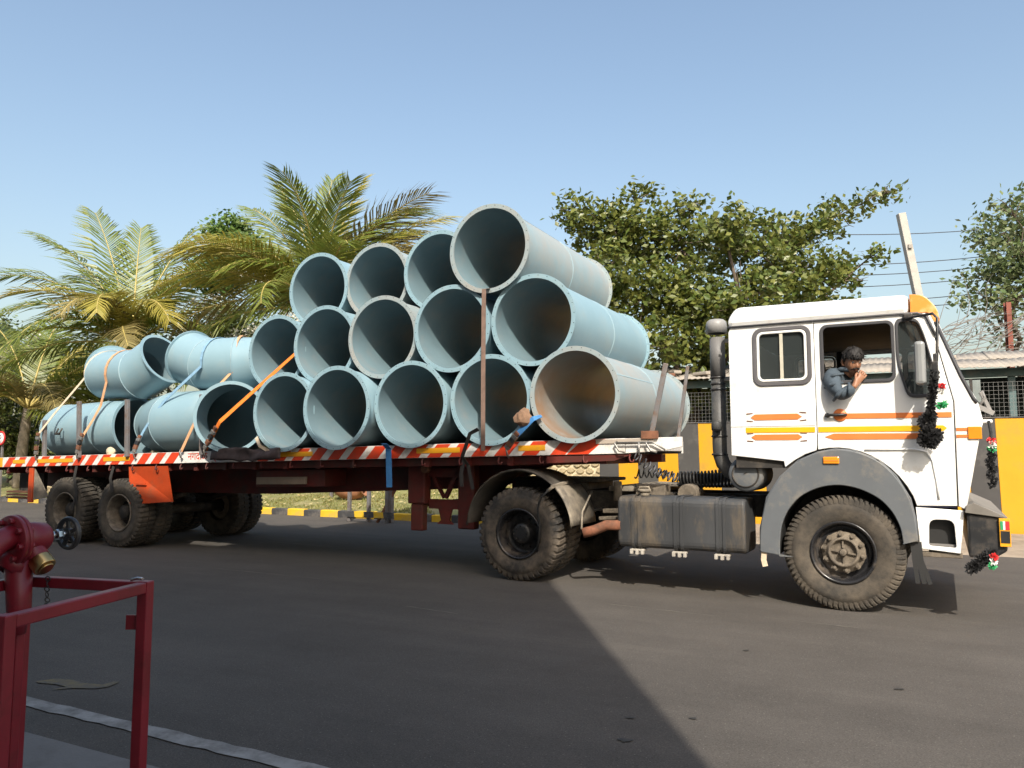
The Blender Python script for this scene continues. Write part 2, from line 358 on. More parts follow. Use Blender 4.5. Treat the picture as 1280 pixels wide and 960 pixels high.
# lawn grass and dry leaf litter
m = MB(); m2 = MB()
for k in range(15000):
    u = rnd.uniform(-17,-3); w = 14.15+rnd.random()**1.3*5.5
    if noise.noise((u*.8, w*.8, 9)) < -.25: continue
    p = RW(u, w, lawn_z(u, w)); h = rnd.uniform(.03,.09); a = rnd.uniform(0,6.3); d = Vector((math.cos(a), math.sin(a), 0))*.012
    t = Vector((rnd.uniform(-.03,.03), rnd.uniform(-.03,.03), h)); m.add([p-d, p+d, p+t], [(0,1,2)])
for k in range(900):
    u = rnd.uniform(-17,-3); w = rnd.uniform(14.2,19); p = RW(u, w, lawn_z(u, w)+.05)
    a = Vector((rnd.uniform(-1,1), rnd.uniform(-1,1), rnd.uniform(-.3,.5))).normalized()*rnd.uniform(.03,.07); b = a.cross(Vector((rnd.uniform(-.3,.3), rnd.uniform(-.3,.3), 1))).normalized()*.035
    m2.add([p-a, p+b, p+a, p-b], [(0,1,2,3)])
g = m.build('grass', pm('grass_blade', (.16,.18,.045), .7, var=.3, scale=1, island=.8, col2=(.33,.28,.10), trans=.3), fixn=False); tag(g, 'short half dry lawn grass behind the kerb', 'grass', kind='stuff')
g = m2.build('leaf_litter', pm('dry_leaf', (.42,.33,.14), .8, var=.3, island=.8, col2=(.55,.47,.25), trans=.2), fixn=False); tag(g, 'dry fallen leaves scattered over the lawn', 'leaves', kind='stuff')
# ------------------------------------------------------------ building behind the viewer that shades the near road
pane_m = glass('pane_glass', (.03,.04,.05), 1)
bw = -1.5; corner_u = RW(0,0).x
bld = empty('office_building', RW(0, bw, 0), -ROADYAW, 'cream plastered three storey building whose shade falls on the road', 'building')
UC = 1.47*CU + 2.42*SU           # right corner along the road
H1, H2 = 11.72, 11.1
step_u = UC - 5.2
m = MB(); m.box(step_u, UC, -12, 0, 0, H1); m.box(UC-26, step_u, -12, 0, 0, H2)
m.build('wall', plaster, bld)
for lev in range(3):
    for k in range(8):
        u = UC-1.9-k*3.1
        if lev == 0 and k == 2: continue
        z = 1.0+lev*3.6; fr = MB(); fr.box(u-.65,u+.65,.003,.06,z,z+1.4); fr = fr.build('window', steel, bld)
        pn = MB(); pn.box(u-.58,u+.58,.062,.07,z+.07,z+1.33); pn.build('pane', pane_m, fr)
m = MB(); u = UC-1.9-2*3.1; m.box(u-.5,u+.5,.003,.05,0,2.2); m.build('door', rust, bld)
m = MB(); m.box(UC-26.1, UC, -12.1, .0, H2+.001, H2+.05); m.build('roof_slab', concrete, bld)
# ------------------------------------------------------------ striped boundary wall, fence and shed
SW = .446; U0 = -3.79
bwall = empty('boundary_wall', RW(0, 16.3, 0), -ROADYAW, 'tall roadside concrete wall painted in black and yellow bands', 'wall')
for i in range(-5, 24):
    u = U0 + i*SW; col = (i % 2 == 0)
    mm = MB(); mm.prism([(u+.002,-.1),(u+SW-.002,-.1),(u+SW-.035,2.07),(u-.033,2.07)], 0, .28+.001*(i%3)); mm.build('wall_panel', wall_y if col else wall_k, bwall, .006)
m = MB(); m.box(U0-5*SW-.03, U0+24*SW, -.012, .30, 2.071, 2.10); m.build('coping', kerb_k, bwall, .008)
m = MB(); m.box(U0-5*SW-.03, U0+24*SW, .02, .30, 1.2, 2.0)
fen = empty('mesh_fence', RW(0, 16.5, 0), -ROADYAW, 'rusty wire mesh fence on angle posts above the striped wall', 'fence')
m = MB()
a, b = U0-5*SW, U0+24*SW
n = int((b-a)/.075)
for i in range(n): u = a+i*.075; m.bar((u,0,2.1), (u,0,2.74), .004, .004, (1,0,0))
for j in range(9): z = 2.14+j*.075; m.bar((a,.004,z), (b,.004,z), .004, .004)
m.build('wire_mesh', wire_m, fen)
for i in range(9):
    mm = MB(); u = a+.1+i*1.42; mm.box(u, u+.05, .01, .06, 2.1, 2.82); mm.build('post', dark if i % 2 else rust, fen)
shed = empty('roadside_shed', RW(0, 18.4, 0), -ROADYAW, 'long dark open fronted shed with patched roof sheets behind the fence', 'shed')
m = MB(); m.box(-5.6, 13, 2.6, 2.7, 0, 3.2); m.build('back_wall', pm('shed_teal_shaded', (.03,.045,.045), .8, var=.3), shed)  # teal darkened to paint in the shade under the shed roof
m = MB(); m.box(-5.6, 13, 0, .12, .0, 1.9); m.build('front_wall', teal, shed)
m = MB(); m.box(-5.6, 13, -.06, .06, 3.0, 3.17); m.build('eave_beam', teal, shed)
for i in range(8): mm = MB(); mm.box(-5.5+i*2.5, -5.38+i*2.5, .0, .12, 1.901, 3.0); mm.build('post', teal, shed)
r3 = random.Random(11)
for j in range(2):
    for i in range(21):
        u = -5.8+i*.95; y0 = -.35+j*1.5; z0 = 3.16+j*.30; mm = MB(); v = []; f = []; ns = 24
        jz = r3.uniform(0,.05); sk = r3.uniform(-.04,.04); ov = r3.uniform(-.08,.08)
        for s_ in range(ns+1):
            x = u+1.08*s_/ns; zz = .012*math.sin(s_*math.pi/1.5)+.03*noise.noise((x*1.3, j*3.1, 5))
            for (yy, dz) in ((y0+ov+sk*s_/ns, 0), (y0+1.75, .36)):
                v.append((x, yy, z0+dz+zz+jz+.012*(i%2)))
        for s_ in range(ns): f.append((2*s_, 2*s_+2, 2*s_+3, 2*s_+1))
        mm.add(v, f, True); o = mm.build('roof_sheet', roof_m, shed); sd = o.modifiers.new('s', 'SOLIDIFY'); sd.thickness = .008
for i in range(16):
    mm = MB(); x = r3.uniform(-5.4,12); y = r3.uniform(-.2,1.2); s_ = r3.uniform(.12,.3)
    mm.obox((x, y, 3.33+y*.2), (s_*2.2, s_, .08), Matrix.Rotation(r3.uniform(0,3), 3, 'Z')); mm.build('roof_weight', rust if i % 3 == 0 else roof_m, shed, .02)
bd = empty('notice_board', RW(.92, 17.3, 0), -ROADYAW, 'pale weathered notice board on posts behind the wire mesh', 'board')
m = MB(); m.box(-.42,.5,0,.03,2.42,2.86); m.build('board', pm('board_grey', (.19,.22,.21), .7), bd, .004)
m = MB()
for q in range(9): m.box(-.22+q*.065, -.22+q*.065+.04, -.003, -.001, 2.6, 2.6+.03+.02*(q%3))
m.build('faded_lettering', pm('board_print', (.42,.44,.42), .8), bd)
m = MB(); m.box(-.36,-.31,.031,.08,0,2.8); m.box(.40,.45,.031,.08,0,2.8); m.build('post', teal, bd)
# stone wall further along behind the lawn
stw = empty('stone_wall', RW(0, 18.9, .45), -ROADYAW, 'low rubble stone wall with pale mortar at the back of the lawn', 'wall')
m = MB(); m.box(-26, -2.9, .05, .4, -.3, 1.15); m.build('mortar_core', mortar, stw)
stone_meshes = []
for k in range(6):
    mm = MB(); n = 8
    ring = [(math.cos(2*math.pi*i/n)*r3.uniform(.8,1.08), math.sin(2*math.pi*i/n)*r3.uniform(.8,1.08)) for i in range(n)]
    v = [(x, 0.02, z) for x, z in ring]+[(x*.82, -.05, z*.82) for x, z in ring]
    mm.add(v, [(i, (i+1)%n, n+(i+1)%n, n+i) for i in range(n)]+[tuple(range(n,2*n))], False); me = mm.mesh('stone'); me.materials.append(stone_m); stone_meshes.append(me)
for j in range(7):
    for i in range(40):
        u = -13.0 + i*.255 + (j%2)*.12 + r3.uniform(-.03,.03)
        o = bpy.data.objects.new('stone', stone_meshes[r3.randrange(6)]); COL.objects.link(o); o.parent = stw
        o.location = (u, .045, .05+j*.165+r3.uniform(-.015,.015)); o.scale = (r3.uniform(.12,.142), r3.uniform(.7,1.2), r3.uniform(.08,.092)); o.rotation_euler = (0, r3.uniform(-.2,.2), 0)
# ------------------------------------------------------------ vegetation
def leaf_cloud(mb, lobes, per, size, rg, clump=.28, cl_n=26, flat=.75):
    """leaves in clumps spread through ellipsoid lobes (centre, radius)"""
    for (c, r, dens) in lobes:
        nc = max(3, int(per*dens*r*r/ (1.0)))
        for _ in range(nc):
            d = Vector((rg.gauss(0,1), rg.gauss(0,1), rg.gauss(0,1))).normalized()*r*(rg.random()**.40); d.z *= flat
            cc = c+d; out = (d.normalized()+Vector((0,-.2,.5))).normalized()
            for _ in range(cl_n):
                p = cc + Vector((rg.gauss(0,clump), rg.gauss(0,clump), rg.gauss(0,clump*.7)))
                a = (Vector((rg.gauss(0,1), rg.gauss(0,1), rg.gauss(0,.6)))+out*.5).normalized(); nrm = (out+Vector((rg.gauss(0,.6), rg.gauss(0,.6), rg.gauss(0,.6)))).normalized()
                b = a.cross(nrm)
                if b.length < .05: continue
                b.normalize(); L = size*rg.uniform(.65,1.25); w = L*.30; bend = nrm*(-L*.12)
                mb.add([p, p+a*L*.5+b*w+bend*.2, p+a*L+bend, p+a*L*.5-b*w+bend*.2], [(0,1,2,3)])
def branches(mb, base, lobes, rg, r0, split_z):
    top = base+Vector((0,0,split_z)); mb.tube([base, base+Vector((.05,0,split_z*.5)), top], [r0*1.25, r0, r0*.85], 10)
    done = [(top, r0*.6)]
    for (c, r, d) in sorted(lobes, key=lambda q: (q[0]-top).length):
        pp, pr = min(done, key=lambda q: (q[0]-c).length+.35*(q[0]-top).length); er = max(.012, pr*.6); done.append((c, er))
        mid = pp.lerp(c, .5)+Vector((rg.uniform(-.15,.15), rg.uniform(-.2,.2), rg.uniform(-.1,.2)))
        mb.tube([pp, pp.lerp(mid,.5), mid, c], [pr, pr*.85, (pr+er)/2, er], 6)
        for _ in range(int(4+5*r)):
            e = c+Vector((rg.gauss(0,1), rg.gauss(0,1), rg.gauss(0,.8))).normalized()*r*.8
            st = mid.lerp(c, rg.uniform(.4,1)); mb.tube([st, st.lerp(e,.55)+Vector((0,0,rg.uniform(-.1,.15))), e], [.022, .013, .005], 5)
def tree(name, label, cat, base, lobes, per, size, mat, r0, split, seed, clump=.28, cl_n=26, group=None):
    rg = random.Random(seed); t = empty(name, base, 0, label, cat, group)
    L = [(c-base, r, d) for c, r, d in lobes]
    m = MB(); branches(m, Vector((0,0,0)), L, rg, r0, split); m.build('trunk', bark, t, fixn=False)
    m = MB(); leaf_cloud(m, L, per, size, rg, clump, cl_n); m.build('crown', mat, t, fixn=False); return t
def lob(lst, Y, jit, seed):
    rg = random.Random(seed); out = []
    for px, py, rp, d in lst:
        y = Y+rg.uniform(-jit,jit); out.append((at(px, py, y), rp*y/960, d))
    return out
lb = lob([(722,268,34,.9),(760,285,46,1),(800,243,20,.8),(790,300,55,1),(862,262,24,.8),(850,300,60,1),(905,288,44,1),(940,310,55,1),(985,300,42,.9),(1020,285,32,.8),(1055,268,26,.7),(1085,250,18,.7),(1110,242,14,.7),
  (745,345,55,1),(800,375,62,1),(860,370,66,1),(925,375,62,1),(985,352,55,1),(1030,340,42,.8),(1068,338,26,.6),(1092,318,13,.5),(835,430,48,1),(880,440,46,1),(930,420,50,1),(1000,400,40,.8),(855,485,30,.8),(890,500,24,.7),(820,470,30,.7),(1050,390,26,.6)], 20.5, 1.3, 5)
tree('broadleaf_tree', 'large broadleaf tree with glossy green leaves behind the striped wall', 'tree', Vector((4.9,20.9,0)), lb, 40, .185, leaf, .24, 3.2, 5, .17, 28)
lb = lob([(1262,262,28,.8),(1245,295,30,.8),(1275,320,40,1),(1240,345,32,.8),(1268,375,34,.7),(1228,372,20,.5),(1290,280,45,1),(1310,340,55,1),(1250,405,26,.4),(1275,425,26,.4)], 24, 1, 8)
tree('hazy_tree', 'feathery grey green tree beside the red post behind the shed', 'tree', Vector((16.2,24.2,0)), lb, 34, .20, leaf3, .2, 4.5, 8, .26, 22)
lb = lob([(285,290,24,1),(268,297,10,.8),(310,302,22,1),(330,330,30,1),(290,325,34,1),(270,345,34,1)], 34, 1, 4)
tree('distant_tree', 'fresh green round treetop rising behind the palms', 'tree', Vector((-12,34.3,0)), lb, 75, .22, leaf2, .16, 6, 9, .22, 24)
# flowering and dark bushes behind the palms
def bush(name, label, px, py, rp, Y, mat, seed, flowers=0, group=None, size=.17):
    rg = random.Random(seed); c = at(px, py, Y); r = rp*Y/960; base = Vector((c.x, Y, .35)); t = empty(name, base, 0, label, 'bush', group)
    L = []
    zt = c.z + r
    for k in range(9):
        x = rg.uniform(-.9,.9)*r*1.1; z = rg.uniform(.15,.85)*(zt-.35); L.append((Vector((x, rg.uniform(-.6,.6), z)), r*rg.uniform(.45,.6), 1))
    m = MB(); branches(m, Vector((0,0,-.1)), L, rg, .09, .7); m.build('stem', bark, t, fixn=False)
    m = MB(); leaf_cloud(m, L, 46, size, rg, .24, 24); m.build('foliage', mat, t, fixn=False)
    if flowers:
        m = MB(); L2 = []
        for _ in range(flowers*2):
            c_, r_, _d = L[rg.randrange(len(L))]; L2.append((c_+Vector((rg.uniform(-.7,.7)*r_, -r_*.98, rg.uniform(-.1,.7)*r_)), rg.uniform(.12,.28), 1))
        leaf_cloud(m, L2, 90, .10, rg, .11, 16); m.build('blossom', petal, t, fixn=False)
bush('flowering_bush', 'tall bush with clusters of white blossom above the leaning palm', 22, 408, 66, 28, leaf3, 21, 34)
bush('flowering_bush', 'dense bush with white blossom between the two big palms', 265, 412, 62, 26, leafd, 22, 26)
bush('dark_bush', 'dark leafy bush behind the lowest elbow pipes', 110, 440, 62, 27.5, leafd, 23)
bush('dark_bush', 'dark shaggy bush behind the stacked elbow pipes', 215, 455, 48, 24.5, leafd, 24)
bush('flowering_bush', 'pale blossoming bush behind the tallest palm', 350, 372, 70, 29, leaf3, 25, 26)
bush('flowering_bush', 'yellow green bush with blossom right of the tallest palm', 482, 338, 62, 29.5, leaf3, 26, 10)
bush('dark_bush', 'low dark bush at the foot of the leaning palm', -30, 480, 55, 26.5, leafd, 27)
def frond_mesh(L, droop, seed, spread=1.0, nleaf=64):
    """frond along +x starting at the origin, drooping in -z"""
    rg = random.Random(seed); m = MB(); rc = MB(); pts = []; n = 16; p = Vector((0,0,0)); ang = 0
    for i in range(n+1):
        pts.append(p.copy()); a = -droop*(i/n)**1.5
        p = p + Vector((math.cos(a), 0, math.sin(a)))*(L/n)
    rc.tube(pts, [.035*(1-.85*i/n)+.004 for i in range(n+1)], 5)
    for k in range(nleaf):
        t = .14+.86*k/nleaf; i = min(n-1, int(t*n)); fr = t*n-i; q = pts[i].lerp(pts[i+1], fr); d = (pts[i+1]-pts[i]).normalized(); up = Vector((0,1,0)).cross(d)*-1
        ll = L*.26*(math.sin(math.pi*min(1,(.12+.80*t)))**.6)*spread
        for s_ in (-1,1):
            fw = .55+.9*t*t; dr = rg.uniform(.05,.5)
            dirv = (Vector((0,s_,0))+d*(fw+rg.uniform(-.1,.1))+up*(.32-dr)).normalized(); tip = q+dirv*ll+Vector((0,0,-ll*rg.uniform(.1,.42)))
            mid = q+dirv*ll*.55+Vector((0,0,.0)); w = d*.030
            m.add([q-w*.6, q+w*.6, mid+w, mid-w], [(0,1,2,3)]); m.add([mid-w, mid+w, tip], [(0,1,2)])
    return m, rc
def palm(label, base, htop, lean, fl, seed, L0):
    rg = random.Random(seed); t = empty('coconut_palm', base, 0, label, 'palm', None)
    top = Vector((lean[0], lean[1], htop)); m = MB(); n = 14; pts = [Vector((lean[0]*(i/n)**1.5, lean[1]*(i/n)**1.5, htop*i/n)) for i in range(n+1)]
    rs = [(.19-.06*i/n)*(1.0+.07*(i%2)) for i in range(n+1)]; m.tube(pts, rs, 10); m.build('trunk', barkp, t)
    for k, (az, el, ln, dr, mt) in enumerate(fl):
        f, rc = frond_mesh(ln*L0, R(dr), seed*100+k); M = Matrix.Translation(top) @ Matrix.Rotation(R(az),4,'Z') @ Matrix.Rotation(-R(el),4,'Y')
        tw = Matrix.Rotation(rg.uniform(-.5,.5), 4, 'X')
        o = f.build('frond', mt, t, fixn=False); o.matrix_local = M @ tw
        q = rc.build('stalk', rachis_m, o, fixn=False)
G_, Y_, B_ = frond_g, frond_y, frond_b
palm('coconut palm with upright dark fronds behind the elbow pipes', Vector((-11.5,23.1,.3)), 4.35, (.1,-.3),
  [(155,72,1.10,22,G_),(110,80,.95,25,G_),(60,72,1.0,22,G_),(20,66,1.02,40,G_),(178,50,1.05,60,G_),(200,40,.95,85,G_),(165,60,.9,60,G_),(-60,48,.85,120,Y_),(-95,60,.75,140,B_),(-20,28,.9,90,G_),(10,42,.95,75,G_),(235,18,.9,80,G_),(265,55,.8,130,Y_),(290,10,.75,70,G_),(-40,0,.8,60,G_),(90,50,.9,50,G_),(190,8,.85,60,G_),(-75,20,.75,80,B_),(-120,30,.8,90,G_),(5,8,.8,50,G_),(170,64,1.05,45,G_),(40,62,1.0,55,G_),(-30,58,.9,85,G_),(215,50,.9,95,Y_)], 3, 4.5)
palm('tallest coconut palm with broad yellow green fronds behind the pipe stack', Vector((-5.6,22.0,.3)), 5.25, (.1,-.3),
  [(140,76,1.05,24,G_),(100,84,1.0,20,G_),(30,80,.95,18,Y_),(160,66,1.05,45,G_),(175,55,1.05,70,G_),(195,42,1.1,70,Y_),(212,26,1.15,80,Y_),(225,38,1.1,75,Y_),(0,45,1.0,55,Y_),(-15,34,1.0,65,B_),(12,55,1.05,60,B_),(20,36,1.05,55,B_),(-50,60,.8,100,G_),(-90,72,.95,50,G_),(-120,40,.85,90,G_),(250,20,.95,85,G_),(180,15,1.0,70,B_),(100,50,.9,60,G_),(140,40,1.0,60,B_),(205,0,.95,60,G_),(45,60,1.0,50,G_),(5,62,.95,70,G_),(-5,50,1.0,70,B_),(-20,58,.9,95,B_),(30,48,1.1,55,B_),(10,38,1.08,45,Y_),(165,80,.95,30,G_),(-60,74,.9,45,G_),(188,52,1.0,85,B_),(230,50,1.0,90,G_),(15,72,1.0,60,Y_),(0,64,1.1,55,B_),(-12,70,1.05,75,G_),(8,56,1.15,50,Y_),(50,64,1.1,50,G_)], 4, 4.3)
palm('low leaning coconut palm with drooping yellow fronds by the round sign', Vector((-16.2,25.4,.3)), 2.6, (.3,-.2),
  [(150,70,1.1,60,G_),(90,74,1.0,55,G_),(40,64,1.1,60,Y_),(10,48,1.1,65,G_),(-15,26,1.0,70,G_),(-50,38,.8,110,B_),(-90,45,.8,110,B_),(180,45,1,80,G_),(215,35,.9,105,Y_),(-130,45,.8,100,G_),(25,32,1.0,55,G_),(60,50,1.0,60,Y_),(-30,0,.75,70,G_),(120,60,1.1,45,G_),(0,12,.95,60,Y_)], 6, 4.3)
# ------------------------------------------------------------ pole, cables, posts, dry creeper
a_, b_ = at(1158,420,24), at(1126,267,24)
pe = empty('concrete_pole', (a_.x+.6, 24, 0), 0, 'bare concrete utility pole leaning over behind the cab', 'pole')
m = MB(); d = (b_-a_); foot = a_ - d*((a_.z)/d.z); m.bar(foot-Vector(pe.location), b_-Vector(pe.location), .24, .20, (0,1,0)); m.build('shaft', pole_m, pe, .015)
m = MB(); q = a_.lerp(b_, .72)-Vector(pe.location)+Vector((0,-.14,0)); m.obox(q, (.12,.06,.12)); m.build('clamp', steel, pe)
for k, (y0, y1) in enumerate(((289,274),(324,304),(337,318),(352,331),(372,350),(378,366))):
    m = MB(); p0, p1 = at(1040-k*8, y0+ (8 if k else 4), 25+k*.3), at(1400, y1-10, 25.6+k*.3); pts = []
    for i in range(13): t = i/12; pts.append(p0.lerp(p1, t)-Vector((0,0,.25*4*t*(1-t))))
    o = m.tube(pts, .014, 5).build('overhead_cable', line_m); tag(o, '%s overhead cable, counted downward, running past the leaning concrete pole' % ('topmost','second','third','fourth','fifth','lowest')[k], 'cable', 'overhead cables')
rp = empty('steel_post', at(1263,450,21.5)*1, 0, 'rusty red steel post standing above the shed roof', 'post'); rp.location.z = 0
zt = at(1263,378,21.5).z; m = MB(); m.box(-.07,.07,-.07,-.055,0,zt); m.box(-.015,.015,-.055,.055,0,zt-.002); m.box(-.07,.07,.055,.07,0,zt-.004); m.build('post', pm('post_red', (.20,.065,.045), .85, var=.3), rp)
cr = empty('dry_creeper', at(1215,440,21), 0, 'tangle of bare dry creeper stems above the shed roof', 'creeper'); base = Vector(cr.location); rg = random.Random(12); m = MB()
for k in range(120):
    px, py = rg.uniform(1165,1330), rg.uniform(405,455); q = at(px, py, 21+rg.uniform(-.4,.8))-base; a = rg.uniform(.2,1.25) if rg.random() < .7 else rg.uniform(-.3,.3); ln = rg.uniform(.6,2.3); pts = [q]
    for i in range(6):
        a += rg.uniform(-.3,.3); q = q+Vector((math.cos(a), rg.uniform(-.2,.2), math.sin(a)*.75))*ln/6; pts.append(q)
    m.tube(pts, [.013-.0016*i for i in range(7)], 4, False)
m.build('stem', pm('dry_stem', (.20,.18,.16), .9, var=.3), cr, fixn=False)
# lawn-side items
br = empty('striped_barrier', RW(-10.15, 13.2, 0), -ROADYAW, 'small black and yellow striped barrier frame in front of the kerb', 'barrier')
for z in (.10,.80):
    for i in range(5): mm = MB(); x = -.5+i*.25; mm.prism([(x+.02,z),(x+.27,z),(x+.25,z+.12),(x,z+.12)], -.03, .0); mm.build('rail_band', kerb_y if i % 2 else kerb_k, br)
for x in (-.46,.05,.52): mm = MB(); mm.box(x, x+.07, .002, .07, 0, 1.0); mm.build('post', stake_m, br, .006)
mm = MB(); mm.bar((.3,.05,.0), (.75,.1,.75), .05, .05); mm.build('brace', rust, br)
po = empty('grey_post', RW(-9.55, 13.3, 0), -ROADYAW, 'plain grey steel post with flat cap beside the striped barrier', 'post')
m = MB(); m.box(-.05,.05,-.05,.05,0,.96); m.build('shaft', stake_m, po, .006); m = MB(); m.box(-.2,.14,-.06,.06,.962,1.0); m.build('cap', steel, po)
pot = empty('clay_pot', RW(-12.4, 15.6, lawn_z(-12.4,15.6)), -ROADYAW, 'big terracotta pot lying on its side on the lawn', 'pot')
m = MB(); m.lathe([(.02,-.42),(.22,-.40),(.30,-.25),(.36,0),(.30,.25),(.22,.34),(.27,.40),(.25,.41),(.19,.34)], (0,0,.34), (1,.15,.05), 20); m.build('body', pm('terracotta', (.36,.16,.09), .85, var=.2), pot)
bxx = empty('white_box', RW(-13.3, 15.9, lawn_z(-13.3,15.9)), -ROADYAW, 'small pale meter box on a post on the lawn', 'box')
m = MB(); m.box(-.16,.16,-.1,.1,.55,.9); m.build('box', sign_w, bxx, .01); m = MB(); m.box(-.03,.03,-.03,.03,-.05,.552); m.build('post', stake_m, bxx)
sg = empty('parking_sign', RW(-24.35, 13.85, 0), -ROADYAW, 'round white parking sign with red rim by the road edge', 'sign'); zs = 1.90
m = MB(); m.lathe([(.001,-.012),(.20,-.012),(.20,.012),(.001,.012)], (0,0,zs), (0,1,0), 32); m.build('disc', sign_w, sg)
m = MB(); m.lathe([(.165,-.02),(.215,-.02),(.215,.016),(.165,.016)], (0,0,zs), (0,1,0), 32, closed=True); m.build('rim', sign_r, sg)
text('letter', 'P', .27, Matrix.Translation((-.09,-.016,zs-.095)) @ XZ, black, sg); m = MB(); m.box(-.03,.03,.03,.08,0,zs+.1); m.build('post', stake_m, sg)
# low block wall and rubble at far left
lw = empty('block_wall', RW(-28, 18.6, .35), -ROADYAW, 'weathered low block wall below the leaning palm', 'wall')
for j in range(4):
    for i in range(16): mm = MB(); x = -4+i*.52+(j%2)*.26; mm.box(x, x+.5, 0, .22, j*.27, j*.27+.255); mm.build('block', pm('block_brown', (.27,.20,.14), .95, var=.3, scale=3, bump=.4), lw, .015)
r4 = random.Random(5)
for k in range(14):
    mm = MB(); u, w = r4.uniform(-28,-21), r4.uniform(15,18.3); s_ = r4.uniform(.12,.34); mm2 = bmesh.new(); bmesh.ops.create_icosphere(mm2, subdivisions=2, radius=s_)
    for v in mm2.verts: v.co *= 1+.35*noise.noise(v.co*4/s_*.3+Vector((k,0,0))); v.co.z *= .7
    me = bpy.data.meshes.new('boulder'); mm2.to_mesh(me); mm2.free(); o = mk('boulder', me, stone_m, None, 0, RW(u, w, lawn_z(u, w)+s_*.3)); tag(o, 'loose tan boulder on the verge by the leaning palm', 'boulder', 'boulders on the verge')
# ------------------------------------------------------------ wheels
def tyre_mb(lugs, slant, depth=.018, w=.27, Rr=.527):
    m = MB()
    m.lathe([(.262,.035),(.285,.012),(.33,-.004),(.40,-.014),(.445,-.011),(.449,-.005),(.462,-.006),(.49,.004),(.503,.018),(.507,.04),(.507,w-.04),(.503,w-.018),(.46,w+.006),(.40,w+.012),(.30,w),(.262,w-.035)], (0,0,0), (0,1,0), 56)
    for k in range(lugs):
        a = 2*math.pi*k/lugs
        for side in (0,1):
            ys = [(-.012,.448,.452),(-.004,.478,.500),(.012,.50,.524),(.05,.503,.527),(w*.47,.503,.527)]
            da = (2*math.pi/lugs)*.30; v = []
            for (y, r0, r1) in ys:
                yy = y if side == 0 else w-y; sh = slant*(y/w)*2.2*(1 if side == 0 else -1) + (math.pi/lugs if side else 0)
                for (rr, aa) in ((r0, a+sh-da), (r0, a+sh+da), (r1, a+sh+da*.85), (r1, a+sh-da*.85)): v.append((math.cos(aa)*rr, yy, math.sin(aa)*rr))
            f = [(i*4+j, i*4+(j+1)%4, i*4+4+(j+1)%4, i*4+4+j) for i in range(4) for j in range(4)]+[(3,2,1,0),(16,17,18,19)]
            m.add(v, f)
    return m
T_front = tyre_mb(66, .16); T_rear = tyre_mb(42, .03)
me_front = T_front.mesh('tyre'); me_front.materials.append(tyre_d)
me_rear = T_rear.mesh('tyre'); me_rear.materials.append(tyre_m)
me_trail = T_rear.mesh('tyre_t'); me_trail.materials.append(tyre_d)
def rimmesh(prof, mat, extra=None, n=40):
    m = MB(); m.lathe(prof, (0,0,0), (0,1,0), n)
    if extra: extra(m)
    me = m.mesh('rim'); me.materials.append(mat); return me
def nuts(rad, y0, y1, n=10, s=.017):
    def f(m):
        for k in range(n):
            a = 2*math.pi*(k+.5)/n; c = (math.cos(a)*rad, 0, math.sin(a)*rad); m.cyl((c[0],y0,c[2]), (c[0],y1,c[2]), s, 6, smooth=False); m.cyl((c[0],y1,c[2]), (c[0],y1-.018,c[2]), s*.55, 6)
    return f
rim_f = rimmesh([(.262,.03),(.288,.008),(.288,-.002),(.272,-.004),(.262,.012),(.252,.06),(.243,.10),(.228,.112),(.20,.085),(.17,.062),(.10,.062)], rim_m)
def hubx(m):
    nuts(.165,.066,.028)(m)
    for k in range(10):
        a = 2*math.pi*(k+.5)/10; m.cyl((math.cos(a)*.165,.075,math.sin(a)*.165),(math.cos(a)*.165,.056,math.sin(a)*.165), .032, 10)
    m.cyl((0,.06,0),(0,-.012,0), .036, 12, .026); m.cyl((0,-.012,0),(0,-.02,0), .014, 8)
    for a in (.35, 2.1, 3.5, 5.2): m.bar((math.cos(a)*.04,.04,math.sin(a)*.04),(math.cos(a)*.115,.045,math.sin(a)*.115), .014, .012, (0,1,0))
hub_f = rimmesh([(.19,.08),(.185,.062),(.145,.055),(.135,.03),(.118,.022),(.112,.04),(.10,.062),(.05,.056),(.001,.056)], hub_m, hubx)
rim_r = rimmesh([(.262,.03),(.288,.008),(.288,-.002),(.272,-.004),(.262,.012),(.25,.06),(.243,.16),(.235,.19),(.20,.20),(.12,.205)], rim_m)
hub_r = rimmesh([(.20,.198),(.17,.19),(.12,.19),(.115,.09),(.10,.07),(.05,.065),(.001,.065)], blackp, lambda m: (nuts(.165,.20,.165)(m), nuts(.08,.075,.055,8,.01)(m)))
rim_t = rimmesh([(.262,.03),(.288,.008),(.288,-.002),(.272,-.004),(.262,.012),(.25,.06),(.243,.16),(.235,.19),(.20,.20),(.12,.205)], hub_m)
hub_t = rimmesh([(.20,.198),(.17,.19),(.12,.19),(.115,.10),(.10,.08),(.001,.075)], dark, nuts(.165,.20,.165))
def link(me, name, parent, loc=(0,0,0), rot=(0,0,0)):
    o = bpy.data.objects.new(name, me); COL.objects.link(o); o.parent = parent; o.location = loc; o.rotation_euler = rot; return o
def wheel(parent, x, y, tm, rm, hm, flip=False, rot=0, z=.527):
    w = link(tm, 'wheel', parent, (x, y, z), (0, rot, math.pi if flip else 0))
    link(rm, 'rim', w); link(hm, 'hub', w); return w
